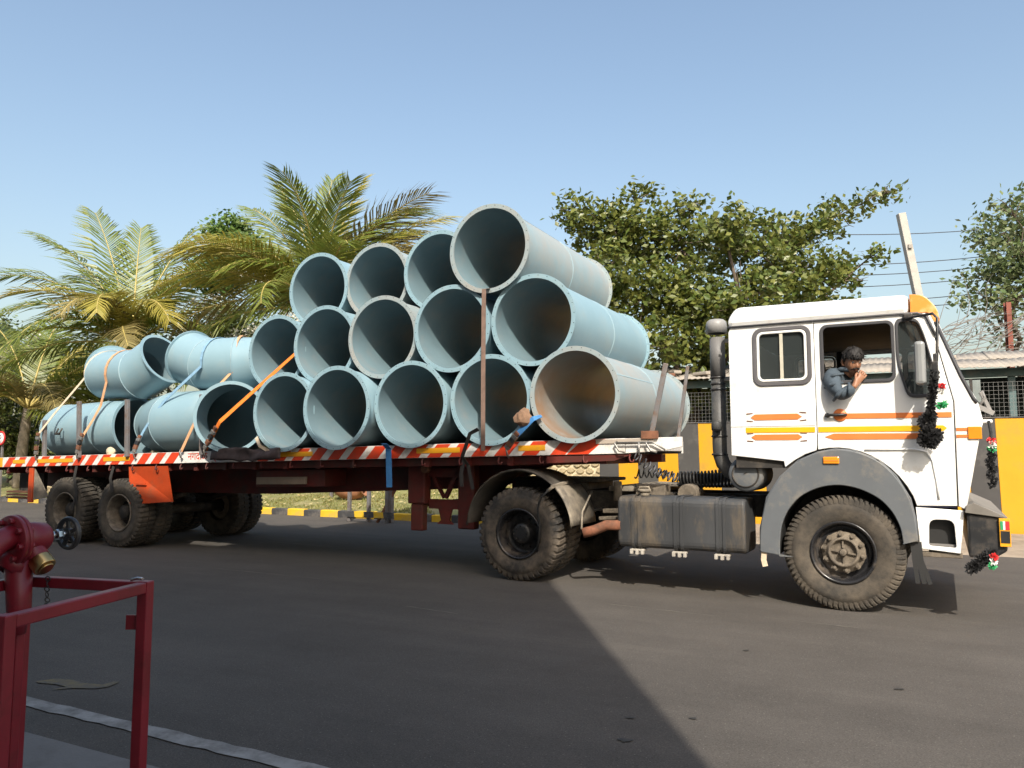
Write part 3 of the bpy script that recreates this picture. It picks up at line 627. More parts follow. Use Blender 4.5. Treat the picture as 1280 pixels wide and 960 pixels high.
# ------------------------------------------------------------ tractor unit
TR = empty('tractor_truck', (3.059, 7.211, 0), -.5088, 'white tractor truck with orange and yellow stripes and grey front fender', 'truck')
CW = 2.42
def P_(name, m, mat, bevel=0, parent=None, **k): return m.build(name, mat, parent or TR, bevel, **k)
def arc(cx, cz, rx, rz, a0, a1, n): return [(cx+rx*math.cos(R(a0+(a1-a0)*i/n)), cz+rz*math.sin(R(a0+(a1-a0)*i/n))) for i in range(n+1)]
door_poly = [(-.186,2.705),(-.186,1.505)] + arc(-.03,.72,.70,.775,103,26,10) + [(.625,.975),(.938,.985),(.945,1.9),(.80,2.60),(.765,2.705)]
door_hole = rrect(-.115,.485,2.115,2.645,.05)
q_hole = rpoly([(.525,2.62),(.545,2.655),(.695,2.655),(.745,2.50),(.83,2.10),(.825,1.96),(.60,1.955),(.525,2.25)], [.04,.02,.06,.05,.1,.06,.06,.15], 4)
def side_set(yc, far=False):
    th = .03
    sl_poly = [(-1.0,1.42),(-.50,1.365)] + arc(-.03,.72,.70,.775,131,104,3) + [(-.194,1.52),(-.194,2.705),(-.98,2.705),(-1.0,2.66)]
    a = panel('sleeper_panel', sl_poly, [rrect(-.735,-.245,2.13,2.65,.07)], yc, th, white, TR, .006)
    d = panel('door', door_poly, [door_hole, q_hole], yc, th, white, TR, .006)
    fpoly = [(.953,1.9),(.946,.985),(1.005,.95),(1.075,1.30),(1.125,1.55),(1.165,1.72),(1.13,1.90),(1.03,2.11),(.86,2.62),(.835,2.70),(.775,2.705),(.808,2.60)]
    panel('front_pillar', fpoly, [], yc, th, white, TR, .006)
    s = -1 if not far else 1; yo = yc + s*.017
    fr = panel('window_frame', rrect(-.765,-.215,2.10,2.68,.09), [rrect(-.727,-.253,2.138,2.642,.065)], yo, .024, pm('frame_grey', (.10,.095,.10), .6), TR, .006)
    panel('window_trim', rrect(-.724,-.256,2.141,2.639,.06), [rrect(-.700,-.280,2.165,2.615,.045)], yo, .03, sign_w, TR, .005)
    g = MB(); g.box(-.705,-.275,yc-.003,yc+.003,2.16,2.62); P_('window_pane', g, glass_d)
    g = MB(); g.box(-.505,-.475,yo-.008,yo+.004,2.162,2.618); P_('window_divider', g, pm('divider', (.5,.47,.38), .6))
    panel('door_window_seal', rrect(-.135,.505,2.095,2.665,.065), [rrect(-.105,.475,2.125,2.635,.045)], yo, .024, pm('seal_dark', (.05,.05,.055), .6), TR, .005)
    ex = [((x-.68)*1.07+.68, (z-2.3)*1.045+2.3) for x, z in q_hole]; inn = [((x-.68)*.93+.68, (z-2.3)*.955+2.3) for x, z in q_hole]
    panel('quarter_window_seal', ex, [inn], yo, .024, pm('seal_dark', (0,0,0)), TR, .005)
    g = MB(); g.prism([((x-.68)*.98+.68, (z-2.3)*.98+2.3) for x, z in q_hole], yc-.002, yc+.002); P_('quarter_window_pane', g, glass_d)
    return d
dr = side_set(.03); side_set(CW-.03, True)
# far side door window stays open, roof, back, front, floor
m = MB(); m.box(-.996,-.966,.05,CW-.05,1.42,2.70); P_('cab_back', m, white, .01)
m = MB(); m.box(-.96,.62,.05,CW-.05,1.30,1.42); P_('cab_floor', m, dark)
m = MB(); m.box(-.96,-.55,.05,CW-.05,1.42,1.95); P_('bunk', m, interior, .04)
for y in (.42, 1.6):
    m = MB(); m.box(-.18,.30,y,y+.5,1.42,1.80); m.obox((-.23,y+.25,2.08), (.13,.5,.66), Matrix.Rotation(-.12,3,'Y')); P_('seat', m, interior, .04)
m = MB(); m.prism([(.55,1.42),(.55,1.75),(.70,1.98),(.96,1.92),(1.05,1.6),(.95,1.3)], .06, CW-.06); P_('dashboard', m, interior, .02)
m = MB(); m.tube([(.52+.22*math.cos(a)*.35, .62+.22*math.sin(a), 1.98+.22*math.cos(a)*.93) for a in [i*math.pi/10 for i in range(21)]], .014, 6); m.tube([(.52,.62,1.98),(.75,.62,1.8)], .02, 6); P_('steering_wheel', m, black)
m = MB(); m.box(-.94,.58,.06,CW-.06,2.68,2.70); P_('headliner', m, interior)
prof = rpoly([(-1.01,2.708),(-1.01,2.80),(-.93,2.915),(.56,2.895),(.638,2.892),(.638,2.708)], [0,.06,.16,.0,0,0], 5)
m = MB(); m.prism(prof, .012, CW-.012); P_('roof', m, white, .05)
prof = rpoly([(.642,2.62+.088),(.642,2.890),(.76,2.872),(.86,2.74),(.875,2.62),(.835,2.60),(.79,2.708)], [0,0,.08,.06,.03,.01,.03], 4)
m = MB(); m.prism(prof, .012, CW-.012); P_('roof_visor', m, pm('visor_orange', (.80,.30,.05), .4, var=.15, scale=5, dirt=(.85,.55,.30), damt=.3, dscale=5), .03)
m = MB(); m.tube([(-1.0,.004,2.712),(.56,.004,2.712),(.70,.004,2.708),(.77,.004,2.675),(.835,.004,2.50)], .011, 6); P_('rain_gutter', m, pm('gutter_grey', (.09,.09,.095), .6))
m = MB(); m.prism([(.845,2.60),(1.03,2.11),(1.045,2.11),(.86,2.60)], .09, CW-.09); P_('windscreen', m, glass_d)
m = MB(); m.prism([(1.02,2.10),(1.155,1.72),(1.115,1.55),(1.0,.96),(.97,.96),(1.08,1.55),(1.12,1.72),(.99,2.10)], .046, CW-.046); P_('front_face', m, white, .01)
m = MB(); m.tube([(.84,.02,2.62),(1.015,.02,2.12),(1.10,.02,1.92),(1.125,.02,1.88)], .016, 6); P_('windscreen_seal', m, pm('seal_dark', (0,0,0)))
m = MB(); m.box(1.15,1.235,.05,.25,1.705,1.735); P_('front_handle', m, white, .008)
wp = MB(); wp.tube([(1.13,.12,1.83),(1.19,.10,1.93),(1.17,.11,1.99)], .012, 6); wp.bar((1.16,.10,1.98),(1.23,.14,1.80), .02, .03); wp.bar((1.12,.1,1.86),(1.25,.12,1.79), .03, .04); P_('wiper', wp, pm('wiper_grey', (.22,.21,.2), .6))
for yy in (.052, CW-.062):
    m = MB(); m.prism([(.88,1.88),(.88,.99),(.98,.97),(1.06,1.34),(1.10,1.56),(1.13,1.72),(1.09,1.86),(.99,2.08),(.84,2.58),(.79,2.60),(.91,2.0)], yy, yy+.01); P_('gap_backing', m, black)  # black sheets added behind the panel gaps to make them dark
    m = MB(); m.box(-.24,-.14,yy,yy+.01,1.43,2.695); P_('gap_backing', m, black)
# lower body: step panel, bumper, light
panel('step_panel', [(.615,.965),(.985,.945),(.965,.74),(.945,.575),(.63,.60),(.63,.70)], [rpoly([(.715,.86),(.905,.86),(.915,.62),(.705,.63)], [.06,.06,.02,.02], 4)], .03, .03, white, TR, .005)
m = MB(); m.box(.70,.93,.10,.13,.56,.90); P_('step_back', m, black); m = MB(); m.box(.69,.925,.046,.30,.60,.645); P_('step_tread', m, concrete, .006)
m = MB(); m.box(.645,.93,.035,.05,.965,.98); P_('sill_gap', m, pm('sill_navy', (.02,.02,.06), .5))
m = MB(); m.box(.60,.96,.035,.09,.53,.575); P_('step_rail', m, hub_m, .006)
m = MB(); m.prism([(1.005,.55),(1.005,.925),(1.255,.90),(1.29,.88),(1.29,.62),(1.20,.56)], -.02, CW+.02); P_('bumper', m, blackp, .02)
m = MB()
m.prism([(.99,.932),(1.0,.99),(1.06,1.02),(1.30,.905),(1.295,.895)], -.045, CW+.045); P_('bumper_top', m, pm('bumper_plate', (.17,.155,.135), .75, var=.15, scale=6), .006)
for k in range(9):
    q = MB(); x = 1.075+k*.024; z = 1.0145-(x-1.06)*.478; q.bar((x,-.04,z),(x,.6,z), .008, .006); P_('bumper_rib', q, mud_m)
m = MB(); m.box(1.235,1.315,-.048,-.032,.66,.895); P_('reflector_plate', m, rail_y, .003)
for k, (c, x0, x1) in enumerate(((pm('flag_green', (.03,.30,.10), .6), 1.243,1.263), (sign_w, 1.263,1.278), (sign_r, 1.278,1.309))):
    q = MB(); q.box(x0,x1,-.052,-.049,.80,.872); P_('reflector_band', q, c)
q = MB(); q.box(1.243,1.309,-.0515,-.049,.69,.79); P_('reflector_base', q, blackp)
m = MB(); m.box(1.045,1.15,.0,.016,1.565,1.675); P_('indicator', m, amber, .006)
for z in (1.58,1.64):
    m = MB(); m.box(.958,1.043,.009,.013,z,z+.026); P_('stripe', m, orange)
# stripes
def stripe(poly, mat): m = MB(); m.prism(poly, .0095, .0135); P_('stripe', m, mat)
stripe([(-.80,1.795),(-.76,1.825),(-.36,1.825),(-.32,1.795),(-.36,1.768),(-.76,1.768)], orange)
stripe([(-.80,1.60),(-.76,1.626),(-.36,1.626),(-.32,1.60),(-.36,1.572),(-.76,1.572)], orange)
stripe([(-.85,1.645),(-.85,1.695),(-.205,1.692),(-.205,1.642)], yellowp)
stripe([(-.176,1.642),(-.176,1.692),(.86,1.690),(.89,1.665),(.86,1.640)], yellowp)
stripe([(.05,1.765),(.05,1.815),(.93,1.805),(.93,1.76)], orange)
stripe([(-.12,1.598),(-.04,1.628),(.82,1.622),(.82,1.572),(-.04,1.570)], orange)
for zc in (1.797, 1.60):
    for s_ in (1, -1):
        for x0 in ((-.84,-.78),(-.28,-.34)):
            q = MB(); q.prism([(x0[0], zc+s_*.030),(x0[1], zc+s_*.036),(x0[1], zc+s_*.044),(x0[0], zc+s_*.040)] if s_ > 0 else [(x0[0], zc-.040),(x0[1], zc-.044),(x0[1], zc-.036),(x0[0], zc-.030)], .0095, .013); P_('stripe_flick', q, rust)
m = MB(); m.lathe([(.001,0),(.055,0),(.06,.006),(.06,.012)], (.02,.002,1.80), (0,1,0), 20); P_('handle_cup', m, orange, parent=TR)
m = MB(); m.tube([(-.105,.0,1.80),(-.09,-.022,1.80),(.05,-.022,1.802),(.075,.0,1.80)], .013, 8); m.cyl((-.09,.01,1.80),(-.09,-.014,1.80),.022,12); P_('door_handle', m, blackp)
m = MB(); m.tube([(.22,.012,1.475),(.62,.012,1.478),(.72,.012,1.455),(.765,.012,1.38),(.79,.012,1.2),(.80,.012,1.04)], .011, 6); P_('door_crease', m, white)
m = MB(); m.box(-.999,-.20,.0115,.0145,1.704,1.709); P_('body_seam', m, pm('seam_grey', (.35,.35,.35), .6))
# fender: wide arch flare
fo = arc(-.055,.62,.685,.86,190,357,1)[:0] + [(-.735,.49),(-.73,.72),(-.66,1.02),(-.53,1.22),(-.36,1.375),(-.18,1.455),(-.03,1.483),(.13,1.468),(.33,1.385),(.47,1.24),(.575,1.04),(.61,.86),(.625,.665)]
fi = [(.505,.645),(.49,.78),(.43,.92),(.33,1.035),(.17,1.12),(-.01,1.155),(-.19,1.125),(-.36,1.035),(-.47,.90),(-.53,.76),(-.55,.60),(-.552,.47)]
panel('fender', rpoly(fo,[.02,.1,.1,.1,.1,.1,.1,.1,.1,.1,.1,.1,.02],3)+rpoly(fi,[.01]+[.1]*10+[.01],4), [], -.035, .03, grey_pl, TR, .008)
m = MB(); v = []; f = []
for (x, z) in fo: v += [(x,-.03,z),(x,.30,z)]
for i in range(len(fo)-1): f.append((2*i,2*i+1,2*i+3,2*i+2))
m.add(v, f, True); o = P_('fender_edge', m, grey_pl); md = o.modifiers.new('s','SOLIDIFY'); md.thickness = .012; md.offset = 0
m = MB(); v = []; f = []
for (x, z) in fi: v += [(x*1.03,-.02,z+.012),(x*1.03,.55,z+.012)]
for i in range(len(fi)-1): f.append((2*i,2*i+1,2*i+3,2*i+2))
m.add(v, f, True); o = P_('wheel_arch', m, black); md = o.modifiers.new('s','SOLIDIFY'); md.thickness = .01
m = MB(); m.box(-.55,.5,.56,.58,.47,1.2); P_('arch_back', m, dark)
m = MB(); m.box(-.135,.005,-.068,-.051,1.345,1.41); P_('side_lamp', m, amber, .012); m = MB(); m.box(-.13,.0,-.0715,-.069,1.372,1.378); P_('side_lamp_ridge', m, orange)
for x in (.575,.605,.63):
    m = MB(); m.ribbon([(x,.0,.66),(x+.01,-.01,.50),(x+.03+(x-.575)*.8,-.02,.30)], .035, .012, (1,0,0)); P_('mud_flap_strip', m, black)
m = MB(); m.ribbon([(-.70,-.03,.50),(-.705,-.035,.42),(-.69,-.04,.36)], .05, .004); P_('mud_flap_rag', m, strap_w)
# far side fender and wheels
panel('fender', fo+fi, [], CW+.035, .03, grey_pl, TR, .008)
wheel(TR, 0, .0, me_front, rim_f, hub_f, rot=.5); wheel(TR, 0, CW, me_front, rim_f, hub_f, True)
WB = 3.425
wheel(TR, -WB, 0, me_rear, rim_r, hub_r, rot=.3); wheel(TR, -WB, .315, me_rear, rim_r, hub_r, rot=.1)
wheel(TR, -WB, CW, me_rear, rim_r, hub_r, True); wheel(TR, -WB, CW-.315, me_rear, rim_r, hub_r, True)
for x, z in ((0,.50),(-WB,.527)):
    m = MB(); m.cyl((x,.25,z),(x,CW-.25,z), .075, 12)
    if x < 0: m.lathe([(.001,-.28),(.14,-.25),(.24,-.1),(.24,.1),(.14,.25),(.001,.28)], (x,CW/2,z), (0,1,0), 20)
    P_('axle', m, dark)
for y in (.78,1.56):
    m = MB(); m.prism([(-4.2,.78),(-4.2,1.0),(.95,1.0),(.95,.75)], y, y+.08); P_('chassis_rail', m, dark, .008)
for x in (-4.1,-2.6,-1.5,-.7):
    m = MB(); m.box(x,x+.12,.862,1.558,.80,.96); P_('cross_member', m, dark)
for k in range(6):
    for y in (.62,):
        m = MB(); L = .78-.1*k; m.tube([(-WB-L,y+.05,.80-.02*k),(-WB,y+.05,.69-.028*k),(-WB+L,y+.05,.80-.02*k)], .03, 4, flat=.5); P_('leaf_spring', m, hub_m if k % 2 else dark)
m = MB(); m.prism([(-4.0,1.10),(-2.75,1.10),(-2.75,1.14),(-4.0,1.14)], .75, 1.68); m.box(-3.9,-2.9,.80,1.62,1.002,1.098); P_('fifth_wheel', m, dark, .01)
m = MB(); m.box(-2.6,-2.0,.72,1.72,1.002,1.06); m.box(-2.3,-1.2,.9,1.6,1.061,1.09); P_('deck_plate', m, mud_m, .008)
m = MB(); m.obox((-2.0,.55,1.04), (.34,.2,.12)); m.cyl((-1.6,.5,1.0),(-1.6,.8,1.0),.11,14); m.cyl((-2.45,.62,.9),(-2.45,.62,1.12),.05,10); m.bar((-2.6,.6,.78),(-2.2,.5,.80),.1,.05); m.bar((-2.62,.5,.70),(-2.22,.45,.73),.08,.04); P_('valve_gear', m, hub_m, .008)
# rear mudguard (two shells), hung over the drive wheels
def guard(x0, pts, mat, y0, y1, th=.012, bolts=True):
    m = MB(); v = []; f = []
    for (x, z) in pts: v += [(x,y0+.025,z-.03),(x,y0,z-.008),(x,y0+.03,z),(x,y1,z)]
    for i in range(len(pts)-1):
        for j in range(3): f.append((4*i+j,4*i+j+1,4*i+4+j+1,4*i+4+j))
    m.add(v, f, True); o = P_('mudguard', m, mat); md = o.modifiers.new('s','SOLIDIFY'); md.thickness = th
RGX = -WB
def garc(a0, a1, n, rr=.66): return [(RGX+rr*math.cos(R(a)), .60+rr*.985*math.sin(R(a))) for a in [a0+(a1-a0)*i/n for i in range(n+1)]]
guard(0, garc(178,42,14,.675), pm('guard_dark', (.075,.066,.055), .75, var=.25, dirt=(.15,.125,.10), damt=.4), -.03, .62)
guard(0, garc(44,4,7,.69), mud_m, -.045, .62)
m = MB(); m.bar((RGX+.47,-.05,1.075),(RGX+.47,.30,1.11), .05, .03); m.tube([(RGX+.40,-.05,1.02),(RGX+.47,-.055,1.07)],.018,6); m.tube([(RGX+.70,.5,1.0),(RGX+.78,.05,.80),(RGX+.80,-.02,.62)],.012,6); P_('mudguard_bracket', m, mud_m)
m = MB(); m.tube([(RGX+.42,-.06,1.03),(RGX+.33,-.07,.95),(RGX+.28,-.05,.82),(RGX+.30,-.035,.62),(RGX+.26,-.03,.34)], .012, 6); P_('loose_hose', m, black)
m = MB(); m.tube([(-2.22,.12,.67),(-2.38,.10,.665),(-2.50,.06,.61),(-2.62,.0,.575)], .055, 14, cap=False); o = P_('exhaust_pipe', m, pm('exhaust_rust', (.22,.085,.045), .85, var=.4, scale=12, dirt=(.10,.05,.03), damt=.4, dscale=8)); md = o.modifiers.new('s','SOLIDIFY'); md.thickness = .006
m = MB(); m.lathe([(.001,0),(.048,0)], (-2.56,.02,.595), (-1,-.5,-.3), 12); P_('exhaust_dark', m, black)
# fuel tank with straps and feet
def tank(x0, x1, mat):
    m = MB(); ov = rpoly([(.09,.44),(.60,.44),(.60,.985),(.09,.985)], [.09]*4, 5); n = len(ov)
    xs = [x0, x0+.02, x1-.02, x1]; v = []; f = []
    for i, x in enumerate(xs):
        sc_ = .94 if i in (0,3) else 1
        for (y, z) in ov: v.append((x, .345+(y-.345)*sc_, .712+(z-.712)*sc_))
    for i in range(3):
        for k in range(n): f.append((i*n+k, i*n+(k+1)%n, (i+1)*n+(k+1)%n, (i+1)*n+k))
    f += [tuple(range(n)), tuple(range(3*n,4*n))]
    m.add(v, f); P_('fuel_tank', m, mat, .006)
tank(-2.25, -.90, tank_m)
ov = rpoly([(.083,.433),(.607,.433),(.607,.992),(.083,.992)], [.09]*4, 5)
for x in (-2.04,-1.58,-1.14):
    for dx in (-.035,.035):
        m = MB(); m.ribbon([(x+dx,y,z) for y, z in ov]+[(x+dx,*ov[0])], .032, .008, (1,0,0)); P_('tank_strap', m, tank_m)
    m = MB(); m.obox((x,.16,.418), (.15,.08,.022)); m.obox((x,.12,.395), (.03,.05,.05)); m.obox((x-.06,.11,.40),(.03,.04,.05)); m.obox((x+.06,.11,.40),(.03,.04,.05)); P_('tank_foot', m, pm('foot_pale', (.40,.37,.32), .6, var=.2), .005)
m = MB(); m.cyl((-1.98,.20,.985),(-1.98,.20,1.03),.055,14); m.cyl((-1.98,.20,1.03),(-1.98,.20,1.06),.07,14); m.tube([(-2.05,.20,1.03),(-2.03,.2,1.08),(-1.93,.2,1.08),(-1.91,.2,1.03)],.012,6); P_('filler_cap', m, mud_m)
m = MB(); m.lathe([(.001,0),(.13,0),(.165,.01),(.175,.03),(.175,.5)], (-.885,.10,1.235), (0,1,0), 28); P_('air_tank', m, grey_pl)
m = MB(); m.lathe([(.12,-.006),(.135,-.006),(.135,.004),(.12,.004)], (-.885,.10,1.235), (0,1,0), 28, closed=True); m.bar((-.90,.094,1.24),(-.87,.094,1.255),.012,.006); P_('air_tank_ring', m, dark)
# air intake stack behind the cab
ax, ay = -1.185, .30
m = MB(); m.tube([(ax,ay,2.24),(ax,ay,1.50),(ax+.005,ay,1.42),(ax+.03,ay,1.34),(ax+.09,ay,1.26),(ax+.2,ay+.05,1.20)], .074, 18); P_('intake_duct', m, pm('duct_grey', (.06,.06,.06), .55, var=.15, dirt=(.13,.12,.10), damt=.3))
duct = pm('duct_grey', (0,0,0))
m = MB(); m.tube([(ax,ay,2.66),(ax,ay,2.245)], .079, 18); P_('intake_snorkel', m, pm('snorkel_grey', (.15,.145,.14), .55, var=.1))
m = MB()
for z in (2.235,2.17,2.11,1.62,1.43): m.lathe([(.074,-.012),(.084,-.006),(.084,.006),(.074,.012)], (ax,ay,z), (0,0,1), 20)
P_('duct_ring', m, blackp)
m = MB(); m.lathe([(.001,.10),(.075,.096),(.10,.075),(.108,.045),(.112,-.05),(.09,-.05)], (ax-.005,ay,2.755), (0,0,1), 24); P_('intake_cap', m, pm('cap_grey', (.28,.275,.265), .5, var=.1))
m = MB(); m.cyl((ax,ay-.07,1.73),(ax,ay-.13,1.74),.05,14,.035); m.lathe([(.001,.05),(.05,.04),(.055,-.03)], (ax,ay-.11,1.72), (0,-.3,-1), 12); P_('dust_valve', m, duct)
m = MB(); m.obox((ax+.1,ay,2.22),(.12,.05,.04)); m.obox((ax+.11,ay,2.62),(.1,.04,.04)); P_('intake_bracket', m, steel)
# mirror on its arm
m = MB(); m.tube([(.60,-.02,2.655),(.66,-.06,2.665),(.82,-.17,2.665),(.855,-.19,2.62),(.84,-.18,2.30),(.82,-.17,2.06),(.80,-.15,1.90),(.77,-.06,1.80),(.74,.0,1.78)], .012, 8); P_('mirror_arm', m, blackp)
m = MB(); m.prism(rrect(.665,.75,2.04,2.42,.03), -.27, -.10); P_('mirror', m, mirror_m, .03)
m = MB(); m.box(.585,.665,-.03,.01,2.66,2.71); P_('mirror_mount', m, blackp, .012)
m = MB(); m.obox((.82,-.175,2.16),(.05,.05,.16)); m.obox((.825,-.175,2.26),(.035,.04,.10)); P_('mirror_clamp', m, blackp, .008)
# coiled hoses to the trailer
def coil(p0, p1, r, turns, sag, rad):
    p0, p1 = Vector(p0), Vector(p1); pts = []; n = turns*10; ax_ = (p1-p0).normalized(); u = ax_.orthogonal().normalized(); w = ax_.cross(u)
    for i in range(n+1):
        t = i/n; a = i*2*math.pi/10; c = p0.lerp(p1,t)-Vector((0,0,sag*4*t*(1-t))); pts.append(c+u*math.cos(a)*r+w*math.sin(a)*r)
    return MB().tube(pts, rad, 5)
P_('air_coil', coil((-1.08,.75,1.17),(-1.75,.70,1.16), .075, 18, .02, .011), black)
P_('air_coil', coil((-1.10,.95,1.24),(-1.80,.90,1.16), .075, 18, .03, .011), black)
P_('air_coil', coil((-1.75,.70,1.16),(-2.25,.55,1.46), .05, 10, .06, .009), pm('coil_grey', (.10,.10,.11), .5))
P_('air_coil', coil((-1.80,.90,1.16),(-2.3,.8,1.20), .05, 8, -.03, .009), black)
# garlands
def tuft(mb, c, r, n, rg, ln=.05):
    for _ in range(n):
        d = Vector((rg.gauss(0,1), rg.gauss(0,1), rg.gauss(0,1))).normalized(); p = Vector(c)+d*r*rg.uniform(.2,1); a = d.orthogonal().normalized()*.012; mb.add([p-a, p+a, p+d*ln+a*.4, p+d*ln-a*.4], [(0,1,2,3)])
Mt = Matrix.Translation((3.059,7.211,0)) @ Matrix.Rotation(-.5088,4,'Z')
def tw_(p): return Mt @ Vector(p)
rg = random.Random(2)
ga = empty('black_garland', tw_((.76,-.16,1.62)), -.5088, 'fluffy black tassel garland with ribbon hanging from the mirror arm', 'garland'); c0 = Vector((.76,-.16,1.62))
m = MB()
for i in range(16): t = i/15; c = Vector((.815-.055*t,-.175+.02*t,2.14-.40*t))-c0; tuft(m, c, .030+.010*math.sin(i*1.9), 90, rg, .018)
for c, r in (((.735,-.155,1.71),.065),((.75,-.155,1.62),.075),((.80,-.16,1.60),.055),((.72,-.15,1.56),.06),((.76,-.15,1.55),.06),((.76,-.16,1.76),.05)): tuft(m, Vector(c)-c0, r, 420, rg, .02)
m.build('tassel', garl_k, ga, fixn=False)
for col, c in ((sign_r, (.865,-.19,2.02)), (sign_w, (.86,-.19,1.975)), (pm('flag_green', (0,0,0)), (.845,-.195,1.855)), (pm('flag_green', (0,0,0)), (.875,-.195,1.862))):
    m = MB(); tuft(m, Vector(c)-c0, .020, 70, rg, .02); m.build('ribbon', col, ga, fixn=False)
gb = empty('bead_garland', tw_((1.22,-.02,1.45)), -.5088, 'black string garland with red white green knot at the cab front corner', 'garland'); c0 = Vector((1.22,-.02,1.45))
m = MB(); m.tube([Vector((1.205,.04,1.72))-c0, Vector((1.215,.0,1.62))-c0, Vector((1.21,-.02,1.50))-c0], .012, 6)
for i in range(9): tuft(m, Vector((1.205+.015*math.sin(i*2),-.02,1.44-.033*i))-c0, .028, 70, rg, .014)
m.build('tassel', garl_k, gb, fixn=False)
for col, z in ((sign_r,1.55),(sign_w,1.515),(pm('flag_green', (0,0,0)),1.485)): m = MB(); tuft(m, Vector((1.215,-.02,z))-c0, .03, 60, rg, .015); m.build('ribbon', col, gb, fixn=False)
gc = empty('bumper_tassel', tw_((1.13,-.05,.55)), -.5088, 'drooping black tassel with green tip tied under the bumper', 'garland'); c0 = Vector((1.13,-.05,.55))
m = MB()
for i in range(8): tuft(m, Vector((1.17-.022*i,-.05,.60-.02*i))-c0, .045, 110, rg, .018)
m.build('tassel', garl_k, gc, fixn=False)
for col, c in ((pm('flag_green', (0,0,0)),(1.17,-.09,.50)),(sign_w,(1.175,-.09,.535)),(sign_r,(1.185,-.09,.575))): m = MB(); tuft(m, Vector(c)-c0, .02, 50, rg, .02); m.build('ribbon', col, gc, fixn=False)
# ------------------------------------------------------------ driver leaning out of the open window
DP = tw_((-.02,.30,1.80)); dv = empty('person', DP, -.5088, 'man in blue grey jacket leaning out of the cab window, fist at his mouth', 'person')
D0 = Vector((-.02,.30,1.80))
def skinmesh(verts, edges, radii, name, mat, parent, sub=2, root=0):
    me = bpy.data.meshes.new(name); me.from_pydata([Vector(v)-D0 for v in verts], edges, []); o = mk(name, me, mat, parent)
    md = o.modifiers.new('skin','SKIN'); md.use_smooth_shade = True
    for i, r_ in enumerate(radii): me.skin_vertices[0].data[i].radius = (r_, r_) if not isinstance(r_, tuple) else r_
    me.skin_vertices[0].data[root].use_root = True
    s2 = o.modifiers.new('sub','SUBSURF'); s2.levels = sub; s2.render_levels = sub
    return o
# torso + both arms (jacket) in one surface
V = [(-.06,.34,1.78),(-.05,.30,1.98),(-.03,.22,2.12),(.04,.16,2.18),(.085,.12,2.21),
     (-.05,.05,2.165),(-.03,-.04,2.09),(.04,-.10,1.975),(.095,-.10,2.00),(.16,-.085,2.06),
     (.02,.42,2.13),(.12,.50,1.95),(.30,.50,1.92),(.42,.52,1.95)]
E_ = [(0,1),(1,2),(2,3),(3,4),(2,5),(5,6),(6,7),(7,8),(8,9),(2,10),(10,11),(11,12),(12,13)]
skinmesh(V, E_, [.15,.155,.14,.095,.066,.092,.086,.068,.064,.048,.085,.06,.05,.04], 'jacket', cloth, dv)
m = MB(); m.tube([Vector((.085+.075*math.cos(a), .115+.07*math.sin(a), 2.215+.02*math.cos(a*1.0+2)))-D0 for a in [i*math.pi/8 for i in range(17)]], .024, 8); m.build('collar', cloth, dv)
for q_ in ([(-.115,.06,2.12),(-.02,-.07,2.17),(.06,.02,2.19)],[(-.10,-.03,2.06),(-.02,-.125,2.08),(.06,-.05,2.10)],[(-.02,-.10,1.93),(.03,-.175,1.98),(.075,-.14,2.03)],[(.115,-.155,1.96),(.128,-.165,2.03),(.118,-.11,2.09)]):
    m = MB(); m.tube([Vector(p)-D0 for p in q_], [.012,.020,.012], 8); m.build('sleeve_fold', cloth, dv)
# head, shaped by sculpting a sphere
HC = Vector((.135,.075,2.30)); HF = Vector((.50,-.80,-.26)).normalized()     # looking forward, out and a little down
bmh = bmesh.new(); bmesh.ops.create_uvsphere(bmh, u_segments=40, v_segments=30, radius=1)
hx = HF; hz = (Vector((0,0,1))-HF*HF.z).normalized(); hy = hz.cross(hx)
def bumpf(p, c, s_, a): return a*math.exp(-((p-Vector(c)).length_squared)/(s_*s_))
for v in bmh.verts:
    p = v.co.copy(); x, y, z = p
    q = Vector((x*.098, y*.075, z*.118))
    if z < 0: q.y *= 1-.28*z*z; q.x += .012*(-z) if x > 0 else .03*(-z)*(-1 if False else .4); 
    if z < -.3 and x < .2: q.x *= .80
    d = 0
    d += bumpf(p,(.98,0,-.18),.17,.030)+bumpf(p,(1,0,.06),.13,.012)           # nose, bridge
    d -= bumpf(p,(.9,.36,.08),.20,.010)+bumpf(p,(.9,-.36,.08),.20,.010)        # eye sockets
    d += bumpf(p,(.88,.35,.26),.2,.005)+bumpf(p,(.88,-.35,.26),.2,.005)        # brow
    d += bumpf(p,(.9,0,-.50),.20,.008)+bumpf(p,(.8,0,-.80),.25,.008)           # lips, chin
    q.x += d
    v.co = HC + hx*q.x + hy*q.y + hz*q.z - D0
for f_ in bmh.faces: f_.smooth = True
me = bpy.data.meshes.new('head'); bmh.to_mesh(me); bmh.free(); hd = mk('head', me, skin, dv)
def hp(x, y, z): return HC + hx*x + hy*y + hz*z - D0
m = MB(); m.tube([hp(-.03,0,-.09), V[4]-D0 if isinstance(V[4],Vector) else Vector(V[4])-D0-Vector((.01,0,.02))], [.052,.058], 14); m.build('neck', skin, dv)
